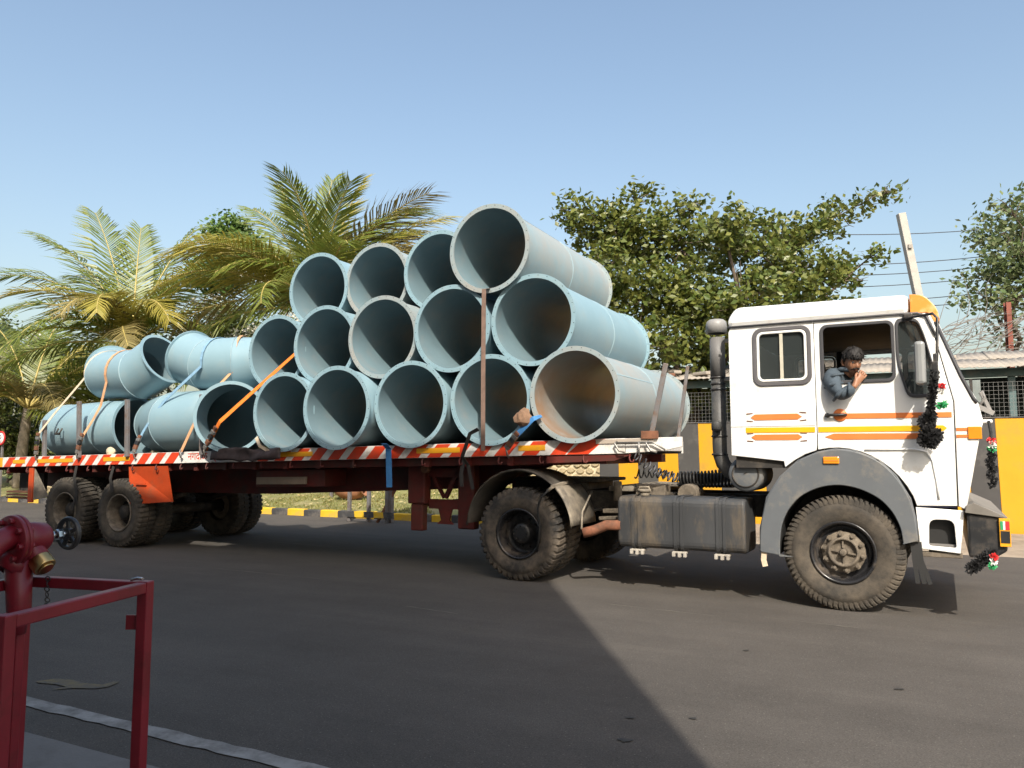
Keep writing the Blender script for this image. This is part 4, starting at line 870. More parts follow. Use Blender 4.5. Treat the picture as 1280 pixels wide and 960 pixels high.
for s_ in (-1,1):
    m = MB(); m.tube([hp(-.005,s_*.071,.025), hp(-.015,s_*.082,.02), hp(-.02,s_*.086,-.005), hp(-.01,s_*.079,-.035), hp(0,s_*.07,-.03)], [.010,.013,.012,.011,.008], 8); m.build('ear', skin, hd)
    m = MB(); m.lathe([(.001,.011),(.007,.009),(.011,.003),(.012,0)], hp(.080,s_*.030,.010), hx+hy*s_*.25, 10); m.build('eye', pm('eye_white', (.35,.32,.30), .3), hd)
    m = MB(); m.lathe([(.001,.0125),(.005,.0115),(.0055,.010)], hp(.080,s_*.030,.010), hx+hy*s_*.25, 8); m.build('iris', hair_m, hd)
    m = MB(); m.tube([hp(.092,s_*.012,.034), hp(.090,s_*.030,.040), hp(.078,s_*.048,.034)], [.004,.006,.003], 6); m.build('eyebrow', hair_m, hd)
m = MB(); m.tube([hp(.070,.042,-.062), hp(.096,.022,-.046), hp(.106,0,-.042), hp(.096,-.022,-.046), hp(.070,-.042,-.062)], [.003,.007,.008,.007,.003], 8); m.build('moustache', hair_m, hd)
m = MB(); m.tube([hp(.084,.024,-.062), hp(.101,0,-.060), hp(.084,-.024,-.062)], [.003,.007,.003], 8); m.build('lips', pm('lip', (.20,.075,.05), .45), hd)
bmh = bmesh.new(); bmesh.ops.create_uvsphere(bmh, u_segments=56, v_segments=40, radius=1); rg = random.Random(4)
for v in bmh.verts:
    x, y, z = v.co; n_ = noise.noise(Vector((x*5, y*5, z*3)))*.010+noise.noise(Vector((x*14, y*14, z*6)))*.006
    sc_ = 1.0
    hairline = .40 - .12*(1-abs(y)) if x > .2 else (-.30 if x < -.1 else .05)
    keep = z > hairline
    k = .016+n_ + (.014*max(0,z))+(.010 if (x > .3 and z > .3) else 0)
    if not keep: k = -.014
    q = Vector((x*(.098+k), y*(.075+k), z*(.118+k)))
    v.co = HC + hx*q.x + hy*q.y + hz*q.z - D0
for f_ in bmh.faces: f_.smooth = True
me = bpy.data.meshes.new('hair'); bmh.to_mesh(me); bmh.free(); hr = mk('hair', me, hair_m, hd)
m = MB()
for k in range(420):
    t = rg.uniform(0, 6.28); el = rg.uniform(.32,1.45); x, y, z = math.cos(t)*math.cos(el), math.sin(t)*math.cos(el), math.sin(el)
    p = Vector((x*.112, y*.090, z*.138)); d = Vector((.7+rg.gauss(0,.4), rg.gauss(0,.5), -.25+rg.gauss(0,.3))).normalized()*rg.uniform(.025,.05)
    m.tube([hp(*p), hp(*(p+d*.5+Vector((0,0,.006)))), hp(*(p+d))], [.004,.0035,.0015], 4, False)
m.build('hair_strand', hair_m, hd, fixn=False)
# near hand, loosely closed fist at the mouth, five fingers; far hand on the wheel
def hand(w, kn, up, name, side=1):
    w, kn = Vector(w), Vector(kn); d = (kn-w).normalized(); up = Vector(up); up = (up-d*up.dot(d)).normalized(); sd = d.cross(up)*side
    verts = [w-d*.05, w, w.lerp(kn,.5), kn*1.0]; ed = [(0,1),(1,2),(2,3)]; rad = [.030,.027,(.022,.036),(.020,.038)]
    for i, off in enumerate((-.030,-.010,.010,.029)):
        b = len(verts); L = (.036,.040,.038,.030)[i]
        k0 = kn + sd*off; k1 = k0 + d*L*.9 + up*.006; k2 = k1 - up*L*.75 + d*.002; k3 = k2 - d*L*.6 - up*.004
        verts += [k0,k1,k2,k3]; ed += [(3,b),(b,b+1),(b+1,b+2),(b+2,b+3)]; rad += [.011,.0098,.009,.0075]
    b = len(verts); t0 = w.lerp(kn,.45)-sd*.034; t1 = t0+d*.035-sd*.012-up*.012; t2 = t1+d*.030+sd*.006-up*.012
    verts += [t0,t1,t2]; ed += [(2,b),(b,b+1),(b+1,b+2)]; rad += [.014,.012,.0095]
    return skinmesh(verts, ed, rad, name, skin, dv, 2)
hand((.172,-.075,2.075), (.225,-.03,2.16), (.6,-.8,.1), 'hand')
hand((.42,.52,1.95), (.49,.54,1.99), (0,0,1), 'hand')
skinmesh([(-.06,.34,1.86),(.0,.24,1.90),(.36,.22,1.90),(.42,.22,1.55),(.50,.22,1.47),(.0,.46,1.90),(.36,.50,1.90),(.42,.50,1.55),(.50,.50,1.47)], [(0,1),(1,2),(2,3),(3,4),(0,5),(5,6),(6,7),(7,8)], [.13,.09,.07,.05,.045,.09,.07,.05,.045], 'trousers', interior, dv)
# ------------------------------------------------------------ trailer
TX, TY, TYAW = -6.13, 12.016, .4676
TL = empty('flatbed_trailer', (TX, TY, 0), -TYAW, 'long flatbed trailer with red and white striped side rail and maroon frame', 'trailer')
MT = Matrix.Translation((TX,TY,0)) @ Matrix.Rotation(-TYAW,4,'Z')
def tl(p): return MT @ Vector(p)
K = .0209; ZT, ZB = 1.4327, 1.2678; TWD = 2.5; X0, X1 = -3.3, 8.85; XF = 8.2
def Q_(name, m, mat, bevel=0, parent=None, shear=True):
    if shear: m.shear(K)
    return m.build(name, mat, parent or TL, bevel)
for k in range(20):
    x = X0+k*(XF-X0)/20; m = MB(); m.box(x+.004, x+(XF-X0)/20-.004, .05, TWD-.05, ZT-.05, ZT-.004-.002*(k%2)); Q_('deck_plank', m, dark)
for y in (0, TWD-.05):
    m = MB(); m.box(X0, X1-.62, y, y+.05, ZB, ZT); Q_('side_rail', m, rail_w, .004)
    if y > 1: continue
    m = MB(); m.prism([(X1-.615,ZB+.002),(X1-.615,ZT-.003),(X1,ZT-.003),(X1,ZB+.06),(X1-.2,ZB+.02)], y+.002, y+.048); Q_('side_rail', m, rail_w, .004)
m = MB(); m.box(XF+.002, XF+.026, .052, TWD-.052, ZB+.03, ZT-.004); Q_('front_beam', m, rail_w, .006)
m = MB(); m.box(X0-.06, X0-.002, .0, TWD, ZB-.05, ZT-.004); Q_('rear_beam', m, maroon, .006)
m = MB(); m.box(X1-.95,X1-.30,-.012,-.002,ZT-.055,ZT-.006); Q_('rail_cap', m, pm('cap_dusty', (.40,.34,.28), .8), .003)
# red slanted bands and yellow reflectors on the near rail
def band(x, w, z0=ZB+.003, z1=ZT-.003, sl=.14, mat=rail_r, nm='rail_band', yy=-.0035):
    m = MB(); m.prism([(x,z0),(x+w,z0),(x+w+sl,z1),(x+sl,z1)], yy, -.0005); Q_(nm, m, mat)
x = X0+.32; rb = random.Random(9)
while x < X1-1.35:
    if not (1.32 < x+.1 < 2.75): band(x, .175+.02*rb.random(), sl=.15)
    x += .31 + (.05 if x > 6.4 else 0)
band(X1-1.30, .26, sl=.2); band(X0+.02, .26, sl=0, mat=rail_y)
for x, w in ((-2.72,.34),(-2.05,.95),(-.35,.62),(2.95,.95),(5.55,.62),(6.95,.34),(8.2,0)):
    if w: m = MB(); m.box(x,x+w,-.007,-.004,ZB+.055,ZB+.118); Q_('rail_reflector', m, rail_y, .001)
m = MB(); m.box(1.46,2.66,-.0045,-.0005,ZB+.004,ZT-.004); Q_('name_panel', m, rail_w)
t = text('name_lettering', 'नगदाळ  ट्र', .150, Matrix.Translation((1.545,-.0065,ZB+.048+K*1.5)) @ Matrix.Rotation(-K,4,'Y') @ XZ, rail_r, TL)
# lashing hooks under the rail
for i in range(22):
    x = X0+.45+i*.53; z = ZB+K*x; m = MB(); m.tube([(x,.02,z),(x,-.005,z-.05),(x+.015,-.02,z-.085),(x+.045,-.02,z-.09),(x+.055,-.015,z-.065)], .010, 6); m.build('lashing_hook', maroon, TL)
# main beams with goose neck, outriggers
for y in (.72, 1.70):
    m = MB(); m.prism([(X0+.05,ZB-.32),(X0+.05,ZB-.004),(XF-.05,ZB-.004),(XF-.05,ZB-.10),(6.6,ZB-.13),(5.9,ZB-.40),(2.6,ZB-.48),(-1.8,ZB-.44)], y, y+.09); Q_('main_beam', m, maroon, .006)
for i in range(20):
    x = X0+.3+i*.575; m = MB(); m.prism([(x,ZB-.003),(x+.07,ZB-.003),(x+.07,ZB-.11),(x,ZB-.11)], .06, TWD-.06); Q_('outrigger', m, maroon)
m = MB(); m.prism([(-.2,ZB-.002),(7.4,ZB-.002),(7.7,ZB-.10),(-.2,ZB-.10)], .10, .13); Q_('side_skirt', m, maroon)
m = MB(); m.prism([(7.3,ZB-.012),(X1-.55,ZB-.012),(X1-.75,ZB-.075),(7.3,ZB-.09)], .012, .05); Q_('neck_plate', m, maroon)
m = MB(); m.box(2.7,3.6,.2,.24,ZB-.32,ZB-.22); Q_('tool_box_lid', m, pm('lid_tan', (.26,.20,.15), .8))
m = MB(); m.box(2.65,3.9,.245,.70,ZB-.36,ZB-.12); Q_('tool_box', m, maroon, .01)
# landing legs with braces
for y in (.32, 2.0):
    m = MB(); m.box(5.20,5.46,y,y+.16,.80,ZB-.03+K*5.3); Q_('leg', m, maroon, .02, shear=False)
    m = MB(); m.box(5.24,5.42,y+.02,y+.14,.46,.80); Q_('leg_foot', m, maroon, .015, shear=False)
m = MB(); m.box(5.90,6.14,.40,.54,.50,1.32); Q_('leg', m, maroon, .02, shear=False)
m = MB(); m.box(5.90,6.14,1.9,2.04,.50,1.32); Q_('leg', m, maroon, .02, shear=False)
m = MB(); m.box(5.462,5.898,.42,.47,.74,.86); m.bar((5.47,.445,1.22),(5.68,.445,.88),.04,.04); m.bar((5.90,.445,1.25),(5.70,.445,.88),.05,.05); m.box(5.462,5.898,.42,.48,1.14,1.25); m.prism([(5.60,.74),(5.80,.74),(5.76,.60),(5.82,.55),(5.58,.55),(5.64,.60)],.43,.46); Q_('leg_brace', m, maroon, shear=False)
m = MB(); m.cyl((5.52,.30,1.25),(5.52,.22,1.25),.055,16); m.cyl((5.33,.478,.78),(5.33,2.0,.78),.03,8); Q_('winch_boss', m, rust, shear=False)
# axles and wheels
for x, rr in ((0.06,.2),(-1.27,.7)):
    for y, fl in ((0,0),(.315,0),(TWD,1),(TWD-.315,1)): wheel(TL, x, y, me_trail, rim_t, hub_t, bool(fl), rr+y)
    m = MB(); m.cyl((x,.3,.527),(x,TWD-.3,.527), .08, 12); m.build('axle', dark, TL)
    for y in (.72,1.70):
        m = MB(); m.tube([(x-.55,y+.045,.80),(x,y+.045,.66),(x+.55,y+.045,.80)], .05, 4); m.build('leaf_spring', dark, TL)
m = MB(); m.prism([(-.85,.78),(-.36,.78),(-.42,.98),(-.79,.98)], .66, .84); m.build('spring_hanger', dark, TL)
# orange guard plates ahead of and behind the wheels
m = MB(); v = [(.24,.02,1.235),(1.10,.02,1.255),(1.10,.14,.72),(.30,.02,.665)]; m.add(v, [(0,1,2,3)]); o = m.build('guard_plate', tred, TL); md = o.modifiers.new('s','SOLIDIFY'); md.thickness = .012; md.offset = 1
m = MB(); m.bar((.42,.0,.98),(.62,.02,.985),.02,.012); m.build('guard_rib', tred, TL)
m = MB(); m.box(-2.30,-2.18,.02,.06,.62,1.2); m.build('guard_post', tred, TL, .006)
m = MB(); m.add([(-2.17,.05,1.19),(-1.75,.05,.72),(-2.17,.05,.66)], [(0,1,2)]); o = m.build('guard_plate', mud_m, TL); md = o.modifiers.new('s','SOLIDIFY'); md.thickness = .012
m = MB(); m.box(X0+.2,-2.4,.35,.42,.78,1.18); m.build('tail_box', dark, TL, .01)
for i in range(3): m = MB(); m.box(X0+.18,-2.42,.15,.30,.66+.05*i,.69+.05*i); m.build('tail_step', rust, TL)
# upright stakes
for (xa, za, xb, zb_, y) in ((-2.0,2.0,-1.96,1.42,.06),(-.98,2.28,-.92,1.42,-.03),(.19,2.27,.24,1.44,-.03),(1.82,2.30,1.86,1.47,-.03)):
    m = MB(); m.bar((xb,y,zb_-.05),(xa,y,za), .05, .07, (1,0,0)); m.build('stake', stake_m, TL, .006)
for (xa, za, xb, zb_, y) in ((8.68,2.40,8.50,1.62,.06),(8.91,2.36,8.79,1.60,.075)):
    m = MB(); m.bar((xb,y,zb_-.02),(xa,y,za), .03, .055 if xa < 8.8 else .035, (1,0,0)); m.build('stake', stake_m, TL, .006)
m = MB(); m.box(8.42,8.60,-.03,.02,1.595,1.68); m.build('stake_socket', rust, TL, .004)
m = MB()
for dx in (0,.35): m.tube([(8.15+dx,-.02,1.57),(8.13+dx,-.05,1.55),(8.18+dx,-.05,1.47),(8.24+dx,-.03,1.45)], .010, 6)
m.tube([(8.14,-.04,1.555),(8.55,-.04,1.56),(8.68,-.03,1.48)], .010, 6); m.tube([(8.40,-.04,1.56),(8.40,-.045,1.42)], .012, 6); m.build('air_coupling', steel, TL)
# ------------------------------------------------------------ the load: straight flanged pipes
PR, FR, PL = .50, .54, 2.85
def holes_mb(n, r, y0, y1, hr=.006):
    m = MB()
    for k in range(n):
        a = 2*math.pi*(k+.5)/n; m.cyl((math.cos(a)*r,y0,math.sin(a)*r),(math.cos(a)*r,y1,math.sin(a)*r), hr, 6)
    return m
N_ = 72
def mk_pipe_meshes():
    d = {}
    m = MB(); m.lathe([(PR,.004),(PR,PL-.004)], (0,0,0), (0,1,0), N_); d['shell'] = m.mesh('shell', fixn=True)
    m = MB(); m.lathe([(PR-.012,.0),(PR-.012,PL)], (0,0,0), (0,1,0), N_); d['lining'] = m.mesh('lining')
    m = MB(); m.lathe([(PR-.013,0),(FR,0),(FR,.018),(PR-.013,.018)], (0,0,0), (0,1,0), N_, closed=True, smooth=False); d['flange'] = m.mesh('flange')
    d['holes'] = holes_mb(28, .522, -.001, .019).mesh('holes')
    m = MB(); m.lathe([(PR-.002,-.012),(PR+.004,-.004),(PR+.004,.004),(PR-.002,.012)], (0,PL*.5,0), (0,1,0), N_)
    m.bar((.28,.03,.4145),(.28,PL*.5,.4145),.014,.006,(.56,0,.83)); m.bar((-.1,PL*.5,.491),(-.1,PL-.03,.491),.014,.006,(-.2,0,.98)); d['weld'] = m.mesh('weld')
    return d
PMESH = {}
for key, (o_, i_) in {'a': (pipe_m, pipe_in_shade), 'b': (pipe_g, pipe_in_shade), 'r': (pipe_g, pipe_in_brown), 'm': (pipe_m, pipe_in_brown)}.items():
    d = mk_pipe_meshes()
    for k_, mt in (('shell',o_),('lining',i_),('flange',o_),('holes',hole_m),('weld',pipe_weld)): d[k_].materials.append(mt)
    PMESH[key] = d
def pipe(label, x, y, z, key, yaw=0, roll=0):
    e = empty('steel_pipe', tl((x, y, z)), -TYAW+yaw, label, 'pipe', 'straight pipes stacked on the trailer'); d = PMESH[key]
    e.rotation_mode = 'XYZ'
    s_ = link(d['shell'], 'shell', e, (0,0,0), (0,roll,0)); link(d['lining'], 'lining', e, (0,0,0), (0,roll,0)); link(d['weld'], 'weld_seam', s_)
    for yy in (0, PL-.018):
        f = link(d['flange'], 'flange', e, (0,yy,0), (0,roll,0)); h = link(d['holes'], 'hole_pegs', f); h['kind'] = 'stuff'
    return e
bed = lambda x: ZT+K*x-.004
ordw = ['first','second','third','fourth','fifth']
r1 = [(7.68,-.10,'r'),(6.60,-.05,'a'),(5.50,-.09,'a'),(4.45,-.22,'a'),(3.43,-.08,'a')]
for i, (x, y, k_) in enumerate(r1): pipe('%s straight blue pipe from the cab in the bottom row' % ordw[i], x, y, bed(x)+PR+.003, k_, yaw=(-.02 if i == 0 else rb.uniform(-.006,.006)), roll=rb.uniform(0,6))
r2_ = [(7.14,-.02,'a'),(6.05,-.03,'a'),(4.975,.03,'b'),(3.94,.13,'a'),(2.915,.30,'a')]
for i, (x, y, k_) in enumerate(r2_): pipe('%s straight blue pipe from the cab in the middle row' % ordw[i], x, y, bed(x)+PR+.905, k_, rb.uniform(-.006,.006), rb.uniform(0,6))
r3_ = [(6.595,-.08,'b'),(5.515,.50,'a'),(4.46,.58,'b'),(3.43,.56,'a')]
for i, (x, y, k_) in enumerate(r3_): pipe('%s straight blue pipe from the cab in the top row' % ordw[i], x, y, bed(x)+PR+1.81, k_, rb.uniform(-.006,.006), rb.uniform(0,6))
# mitred elbow pipes
def elbow(label, pts, rad, mat, lug=None, fr=.035):
    pts = [Vector(p) for p in pts]; c = pts[len(pts)//2]; e = empty('elbow_pipe', tl((c.x, c.y, c.z-rad)), -TYAW, label, 'pipe', 'elbow pipes on the trailer tail'); o = Vector((c.x,c.y,c.z-rad)); P = [p-o for p in pts]
    n = 64; segs = len(P)-1; dirs = [(P[i+1]-P[i]).normalized() for i in range(segs)]
    u = dirs[0].orthogonal().normalized(); frames = []
    for i in range(segs):
        u = (u-dirs[i]*u.dot(dirs[i])).normalized(); frames.append((u.copy(), dirs[i].cross(u)))
    def ring(i, r):
        # plane at joint i
        if i == 0: nrm = dirs[0]
        elif i == segs: nrm = dirs[-1]
        else: nrm = (dirs[i-1]+dirs[i]).normalized()
        s_ = min(i, segs-1) if i == 0 else i-1; uu, ww = frames[s_]; d = dirs[s_]; out = []
        for k in range(n):
            a = 2*math.pi*k/n; q = P[i]+uu*math.cos(a)*r+ww*math.sin(a)*r; t = ((P[i]-q).dot(nrm))/d.dot(nrm); out.append(q+d*t)
        return out
    for nm, r, mt in (('shell',rad,mat),('lining',rad-.012,pipe_in_shade)):
        for i in range(segs):
            m = MB(); A, B = ring(i, r), ring(i+1, r); 
            # match ring starting vertex through nearest point
            j = min(range(n), key=lambda q: ((B[q]-A[0])-dirs[i]*(B[q]-A[0]).dot(dirs[i])).length); B = B[j:]+B[:j]
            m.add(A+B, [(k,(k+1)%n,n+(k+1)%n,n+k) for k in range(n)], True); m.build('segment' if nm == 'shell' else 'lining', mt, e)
    for i in range(1, segs):
        m = MB(); A = ring(i, rad+.003); m.tube(A+[A[0]], .006, 5, False); m.build('weld_seam', pipe_weld, e)
    for i, d in ((0,-dirs[0]),(segs,dirs[-1])):
        m = MB(); m.lathe([(rad-.013,-.016),(rad+fr,-.016),(rad+fr,.002),(rad-.013,.002)], P[i], d, n, closed=True, smooth=False); m.build('flange', mat, e)
    if lug:
        q = Vector(lug)-o; m = MB(); m.tube([q+Vector((-.05,.02,.06)), q+Vector((-.045,-.03,-.04)), q+Vector((.045,-.03,-.04)), q+Vector((.05,.02,.06))], .014, 6); m.obox(q+Vector((-.01,.0,-.03)),(.06,.03,.04)); m.build('lifting_lug', dark, e)
    return e
elbow('long bent blue pipe lying lowest at the trailer tail', [(-.40,.62,1.888),(-1.0,.60,1.875),(-2.3,.72,1.85),(-3.0,1.35,1.85)], .45, pipe_m, (-1.75,.155,1.80))
elbow('bent blue pipe on the deck with its open mouth beside the stack', [(2.45,-.08,1.955),(2.08,.54,1.95),(.66,.55,1.94),(.13,.80,1.93),(-.08,2.0,1.93)], .475, pipe_m, (.52,.42,1.85))
elbow('short blue elbow on top at the tail with a raised mouth', [(-1.85,1.15,2.95),(-1.25,.72,2.78),(-.25,.55,2.75),(.22,.58,2.98)], .41, pipe_m)
elbow('short blue elbow on top leaning against the pipe stack', [(.70,.70,2.98),(1.20,.64,2.83),(1.75,.70,2.83),(2.02,1.15,2.86)], .41, pipe_m)
# wedges between load and deck
for (x, y, s_, lb_) in ((7.10,-.16,.11,'rough wooden wedge jammed between the two pipes nearest the cab'),(-.28,.06,.075,'pale stone wedged under the lowest bent pipe')):
    bmw = bmesh.new(); bmesh.ops.create_icosphere(bmw, subdivisions=2, radius=s_)
    for v in bmw.verts: v.co *= 1+.4*noise.noise(v.co*9+Vector((x,0,0))); v.co.y *= .6
    me = bpy.data.meshes.new('wedge'); bmw.to_mesh(me); bmw.free(); o = mk('wedge', me, pm('wood_wedge', (.22,.13,.08), .9, var=.3, scale=14) if s_ > .1 else mortar); o.location = tl((x, y, bed(x)+(.27 if s_ > .1 else s_*.6))); tag(o, lb_, 'wedge')
# ------------------------------------------------------------ lashings
def strap(name, label, pts, mat, w=.05, ratchet=None, side=(1,0,0), hook=True, cat='strap'):
    e = empty(name, tl(pts[0]), -TYAW, label, cat, None); o = Vector(pts[0]); L = [Vector(p)-o for p in pts]
    m = MB(); m.ribbon(L, w, .006, side); m.build('webbing', mat, e, fixn=True)
    if ratchet is not None:
        a, b = L[0], L[1]; d = (b-a).normalized(); M = Matrix((d, d.cross(Vector((0,1,0))).normalized(), d.cross(d.cross(Vector((0,1,0))))*-1)).transposed() if d.length else Matrix()
        sd = d.cross(Vector((0,1,0))).normalized(); M = Matrix((d, sd, d.cross(sd))).transposed()
        for k, (t, mt, s_) in enumerate(((.03,steel,(.06,.065,.03)),(.10,rust,(.07,.07,.04)),(.18,blackp,(.06,.07,.045)),(.25,steel,(.05,.075,.035)),(.31,rust,(.05,.06,.03)))):
            q = MB(); q.obox(a+d*t*ratchet+Vector((0,-.025,0)), s_, M); q.build('ratchet', mt, e, .006)
    if hook:
        m = MB(); a = L[0]; m.tube([a+Vector((0,-.01,.03)), a+Vector((0,-.03,-.02)), a+Vector((.01,-.02,-.08)), a+Vector((.0,.03,-.11))], .011, 6); m.build('hook', steel, e)
    return e
def wrap(c, d, r, a0, a1, n=12):
    d = Vector(d).normalized(); yv = (Vector((0,1,0))-d*d.y).normalized(); zv = d.cross(yv)*(1 if d.cross(yv).z > 0 else -1); c = Vector(c)
    return [c+yv*(math.cos(R(a0+(a1-a0)*i/n))*r)+zv*(math.sin(R(a0+(a1-a0)*i/n))*r) for i in range(n+1)]
strap('ratchet_strap', 'cream strap over the tail end of the raised elbow', [(-2.02,-.03,1.42),(-2.0,-.02,1.78),(-1.86,.12,2.10)]+wrap((-1.30,.755,2.79),(1.0,-.35,-.1),.432,192,15)+[(-1.0,2.4,1.45)], strap_w, .05, 1.1)
strap('ratchet_strap', 'faded orange strap over the middle of the raised elbow', [(-.93,-.04,1.44),(-.86,-.02,1.72),(-.80,.12,2.02),(-.74,.18,2.22)]+wrap((-.62,.613,2.76),(1.0,-.17,-.03),.425,202,10)+[(-.4,2.4,1.45)], strap_p, .055, 1.0)
strap('ratchet_strap', 'pale blue strap slanting over the leaning elbow', [(.42,-.03,1.46),(.46,.05,1.75),(.62,.10,2.02),(.82,.14,2.25)]+wrap((1.42,.66,2.83),(1.0,.1,0),.425,190,10)+[(1.5,2.4,1.5)], strap_bf, .05, .8)
strap('ratchet_strap', 'faded orange strap between pale blue strap and the open mouth', [(1.44,-.04,1.47),(1.57,.02,1.80),(1.66,.075,2.05),(1.72,.13,2.25)]+wrap((1.80,.78,2.835),(1.0,.5,.05),.44,198,15)+[(2.0,2.4,1.5)], strap_p, .055)
strap('ratchet_strap', 'bright orange strap pulled across the open pipe mouths', [(2.12,-.20,1.50),(2.45,-.26,1.88),(3.41,.17,2.84),(3.41,.6,2.92)], strap_o, .07, 1.25)
strap('ratchet_strap', 'brown strap hanging straight down in front of the stack', [(6.60,-.21,1.47),(6.60,-.21,1.70),(6.60,-.21,2.5),(6.60,-.20,3.36),(6.58,.1,3.43)], strap_n, .055, None, hook=False)
strap('ratchet_strap', 'black strap tied to the rail below the brown strap', [(6.55,-.235,1.72),(6.42,-.20,1.67),(6.27,-.12,1.40),(6.30,-.03,1.30),(6.36,-.02,1.02)], strap_k, .045, hook=False)
strap('ratchet_strap', 'black strap end dangling beside the landing leg', [(6.24,-.02,1.38),(6.20,-.02,1.20),(6.21,-.02,1.05)], strap_k, .05, hook=False)
strap('ratchet_strap', 'blue strap with steel ratchet at the rail near the cab', [(6.86,-.10,1.50),(7.02,-.16,1.66),(7.22,-.17,1.83),(7.30,-.12,1.86)], strap_b, .06, .75)
strap('ratchet_strap', 'blue strap end hanging loose below the middle of the rail', [(5.16,-.14,1.56),(5.16,-.05,1.5),(5.16,-.035,1.3),(5.17,-.035,1.02)], strap_b, .085, hook=False)
strap('ratchet_strap', 'short cream strap knotted at the foot of the stack', [(2.98,-.10,1.66),(3.10,-.16,1.55),(3.25,-.12,1.46)], strap_w, .05, hook=False)
strap('ratchet_strap', 'knotted black rope loops hanging over the front trailer wheel', [(-.05,-.04,1.24),(-.10,-.05,1.05),(-.04,-.05,.85)], strap_k, .06, hook=False)
strap('ratchet_strap', 'long black rope hanging between the trailer wheels', [(-.95,-.04,1.24),(-.98,-.05,1.05),(-.90,-.05,.80),(-1.0,-.05,.55)], strap_k, .06, hook=False)
ta = empty('tarpaulin', tl((2.9,-.12,1.45)), -TYAW, 'crumpled dark tarpaulin tucked between deck and pipes', 'tarpaulin')
m = MB(); nx, nz_ = 22, 5; v = []; f = []
for i in range(nx+1):
    for j in range(nz_+1):
        x = -.75+1.3*i/nx; z = -.10+.16*j/nz_; v.append((x, -.02+.05*noise.noise((x*6, z*9, 2)), z+.05*noise.noise((x*5, z*5, 7))))
for i in range(nx):
    for j in range(nz_): a = i*(nz_+1)+j; f.append((a,a+nz_+1,a+nz_+2,a+1))
m.add(v, f, True); o = m.build('sheet', pm('tarp', (.05,.035,.035), .7, var=.4, scale=9), ta); md = o.modifiers.new('s','SOLIDIFY'); md.thickness = .006
# ------------------------------------------------------------ hydrant and guard frame in the near left corner
FA, FB, FC = Vector((-1.16,2.48,0)), Vector((-1.27,1.97,0)), Vector((-1.62,2.60,0)); FD = FB+FC-FA; FH = 1.04
fx = (FA-FB).normalized(); fy = (FC-FA).normalized()
gf = empty('guard_frame', (FA+FB+FC+FD)/4, 0, 'dark red square steel guard frame around the hydrant', 'frame'); gc_ = (FA+FB+FC+FD)/4
def angle_post(p, name='post'):
    m = MB(); p = p-gc_; s1 = (gc_-(p+gc_)); s1.z = 0
    m.bar(p, p+Vector((0,0,FH)), .036, .036, fx); m.build(name, hyd, gf, .004)
for p in (FA,FB,FC,FD): angle_post(p)
z = FH+.0
for a, b in ((FA,FB),(FA,FC),(FB,FD),(FC,FD)):
    d = (b-a).normalized(); m = MB(); off = .026 if (a, b) in ((FA,FB),(FC,FD)) else .026
    m.bar(a-gc_+d*.0185+Vector((0,0,FH-.019)), b-gc_-d*.0185+Vector((0,0,FH-.019)), .034, .034); m.build('top_rail', hyd, gf, .004)
for q in (FA-gc_+fy*.038+Vector((0,0,FH-.13)), FB-gc_+Vector((-.038,0,FH-.19))): m = MB(); m.obox(q, (.05,.006,.045)); m.build('lug', hyd, gf)
m = MB(); q = FA-gc_+Vector((-.05,.0,FH+.003)); m.tube([q, q+Vector((.02,.01,.004)), q+Vector((.04,.0,.003))], .005, 6); m.build('wire_tie', chrome, gf)
HB = Vector((-1.65,2.36,0)); hy_ = empty('fire_hydrant', HB, 0, 'dark red fire hydrant valve with black handwheel and brass cap', 'hydrant')
EL = Vector((-1.60,2.50,1.165))-HB; D1 = Vector((.40,.90,.02)).normalized()
m = MB(); pts = [Vector((0,0,0)), Vector((0,0,.85))]
for i in range(1,9): t = i/8; a = t*math.pi/2*.92; pts.append(Vector((0,0,.93))+Vector((D1.x*.13*(1-math.cos(a))*1.1, D1.y*.13*(1-math.cos(a))*1.1, .25*math.sin(a))))
pts.append(EL-D1*.01); m.tube(pts, .037, 20); m.build('riser', hyd, hy_)
m = MB(); m.lathe([(.034,-.014),(.078,-.014),(.080,-.010),(.080,.0),(.034,.0)], EL, D1, 32); m.lathe([(.034,.002),(.080,.002),(.080,.014),(.034,.018)], EL, D1, 32); m.build('flange', hyd, hy_)
u_ = D1.orthogonal().normalized(); w_ = D1.cross(u_)
for k in range(8):
    a = k*math.pi/4+.2; c = EL+u_*math.cos(a)*.064+w_*math.sin(a)*.064; m = MB(); m.cyl(c-D1*.027, c+D1*.025, .010, 6, smooth=False); m.build('bolt', hyd, hy_, .002)
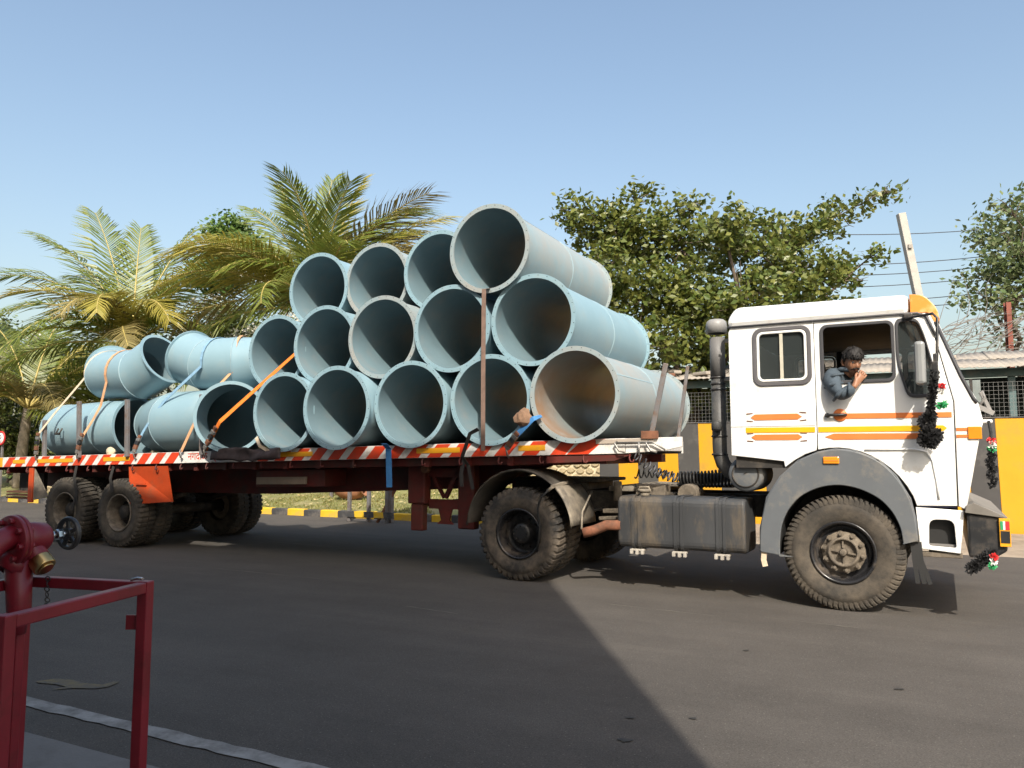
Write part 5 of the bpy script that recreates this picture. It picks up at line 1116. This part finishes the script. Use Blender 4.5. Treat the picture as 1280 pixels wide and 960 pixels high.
m = MB(); m.lathe([(.036,.016),(.053,.022),(.051,.07),(.047,.10),(.036,.112),(.018,.115),(.018,.118)], EL, D1, 28); m.build('bonnet', hyd, hy_)
m = MB(); m.cyl(EL+D1*.115, EL+D1*.145, .013, 14); m.cyl(EL+D1*.145, EL+D1*.163, .018, 6, smooth=False); m.cyl(EL+D1*.163, EL+D1*.185, .009, 10); m.build('spindle', chrome, hy_)
wc = EL+D1*.19; m = MB(); m.lathe([(.044,-.007),(.054,-.009),(.058,0),(.054,.009),(.044,.007)], wc, D1, 36, closed=True)
for k in range(5):
    a = 2*math.pi*k/5+.3; m.bar(wc+u_*math.cos(a)*.014+w_*math.sin(a)*.014, wc+u_*math.cos(a)*.048+w_*math.sin(a)*.048, .013, .010, D1)
m.lathe([(.001,.012),(.018,.010),(.02,-.012),(.001,-.012)], wc, D1, 16); m.build('handwheel', blackp, hy_, .002)
OD = Vector((.62,-.18,-.62)).normalized(); oc = EL+D1*.05+Vector((.012,0,-.035))
m = MB(); m.lathe([(.034,0),(.034,.04),(.028,.044),(.028,.06)], oc, OD, 24); m.build('outlet', hyd, hy_)
m = MB(); m.lathe([(.030,.042),(.035,.045),(.035,.080),(.032,.084),(.001,.084)], oc, OD, 24); m.cyl(oc+OD*.084, oc+OD*.091, .024, 16); m.build('outlet_cap', brass, hy_, .002)
m = MB(); q = oc+OD*.08+Vector((0,.02,-.04))
for k in range(7): m.lathe([(.007,-.002),(.010,0),(.007,.002)], q+Vector((.002*math.sin(k*2),0,-.017*k)), (1,0,.3) if k % 2 else (0,1,.3), 8)
m.build('chain', dark, hy_)
m = MB(); m.lathe([(.04,0),(.05,.01),(.052,.035),(.034,.05)], EL+D1*.03+Vector((-.01,-.0,-.065)), Vector((-.3,-.5,-.6)), 20); m.tube([EL+D1*.02+Vector((0,0,-.06)), EL+D1*.03+Vector((0,0,-.22)), EL+D1*.02+Vector((0,.01,-.30))], [.042,.036,.026], 16); m.build('valve_body', hyd, hy_)
m = MB(); p = FC-gc_+gc_-HB; m.bar(Vector((.04,.20,.0)), Vector((.04,.20,.95)), .034, .034, fx); m.build('support', hyd, hy_, .004)
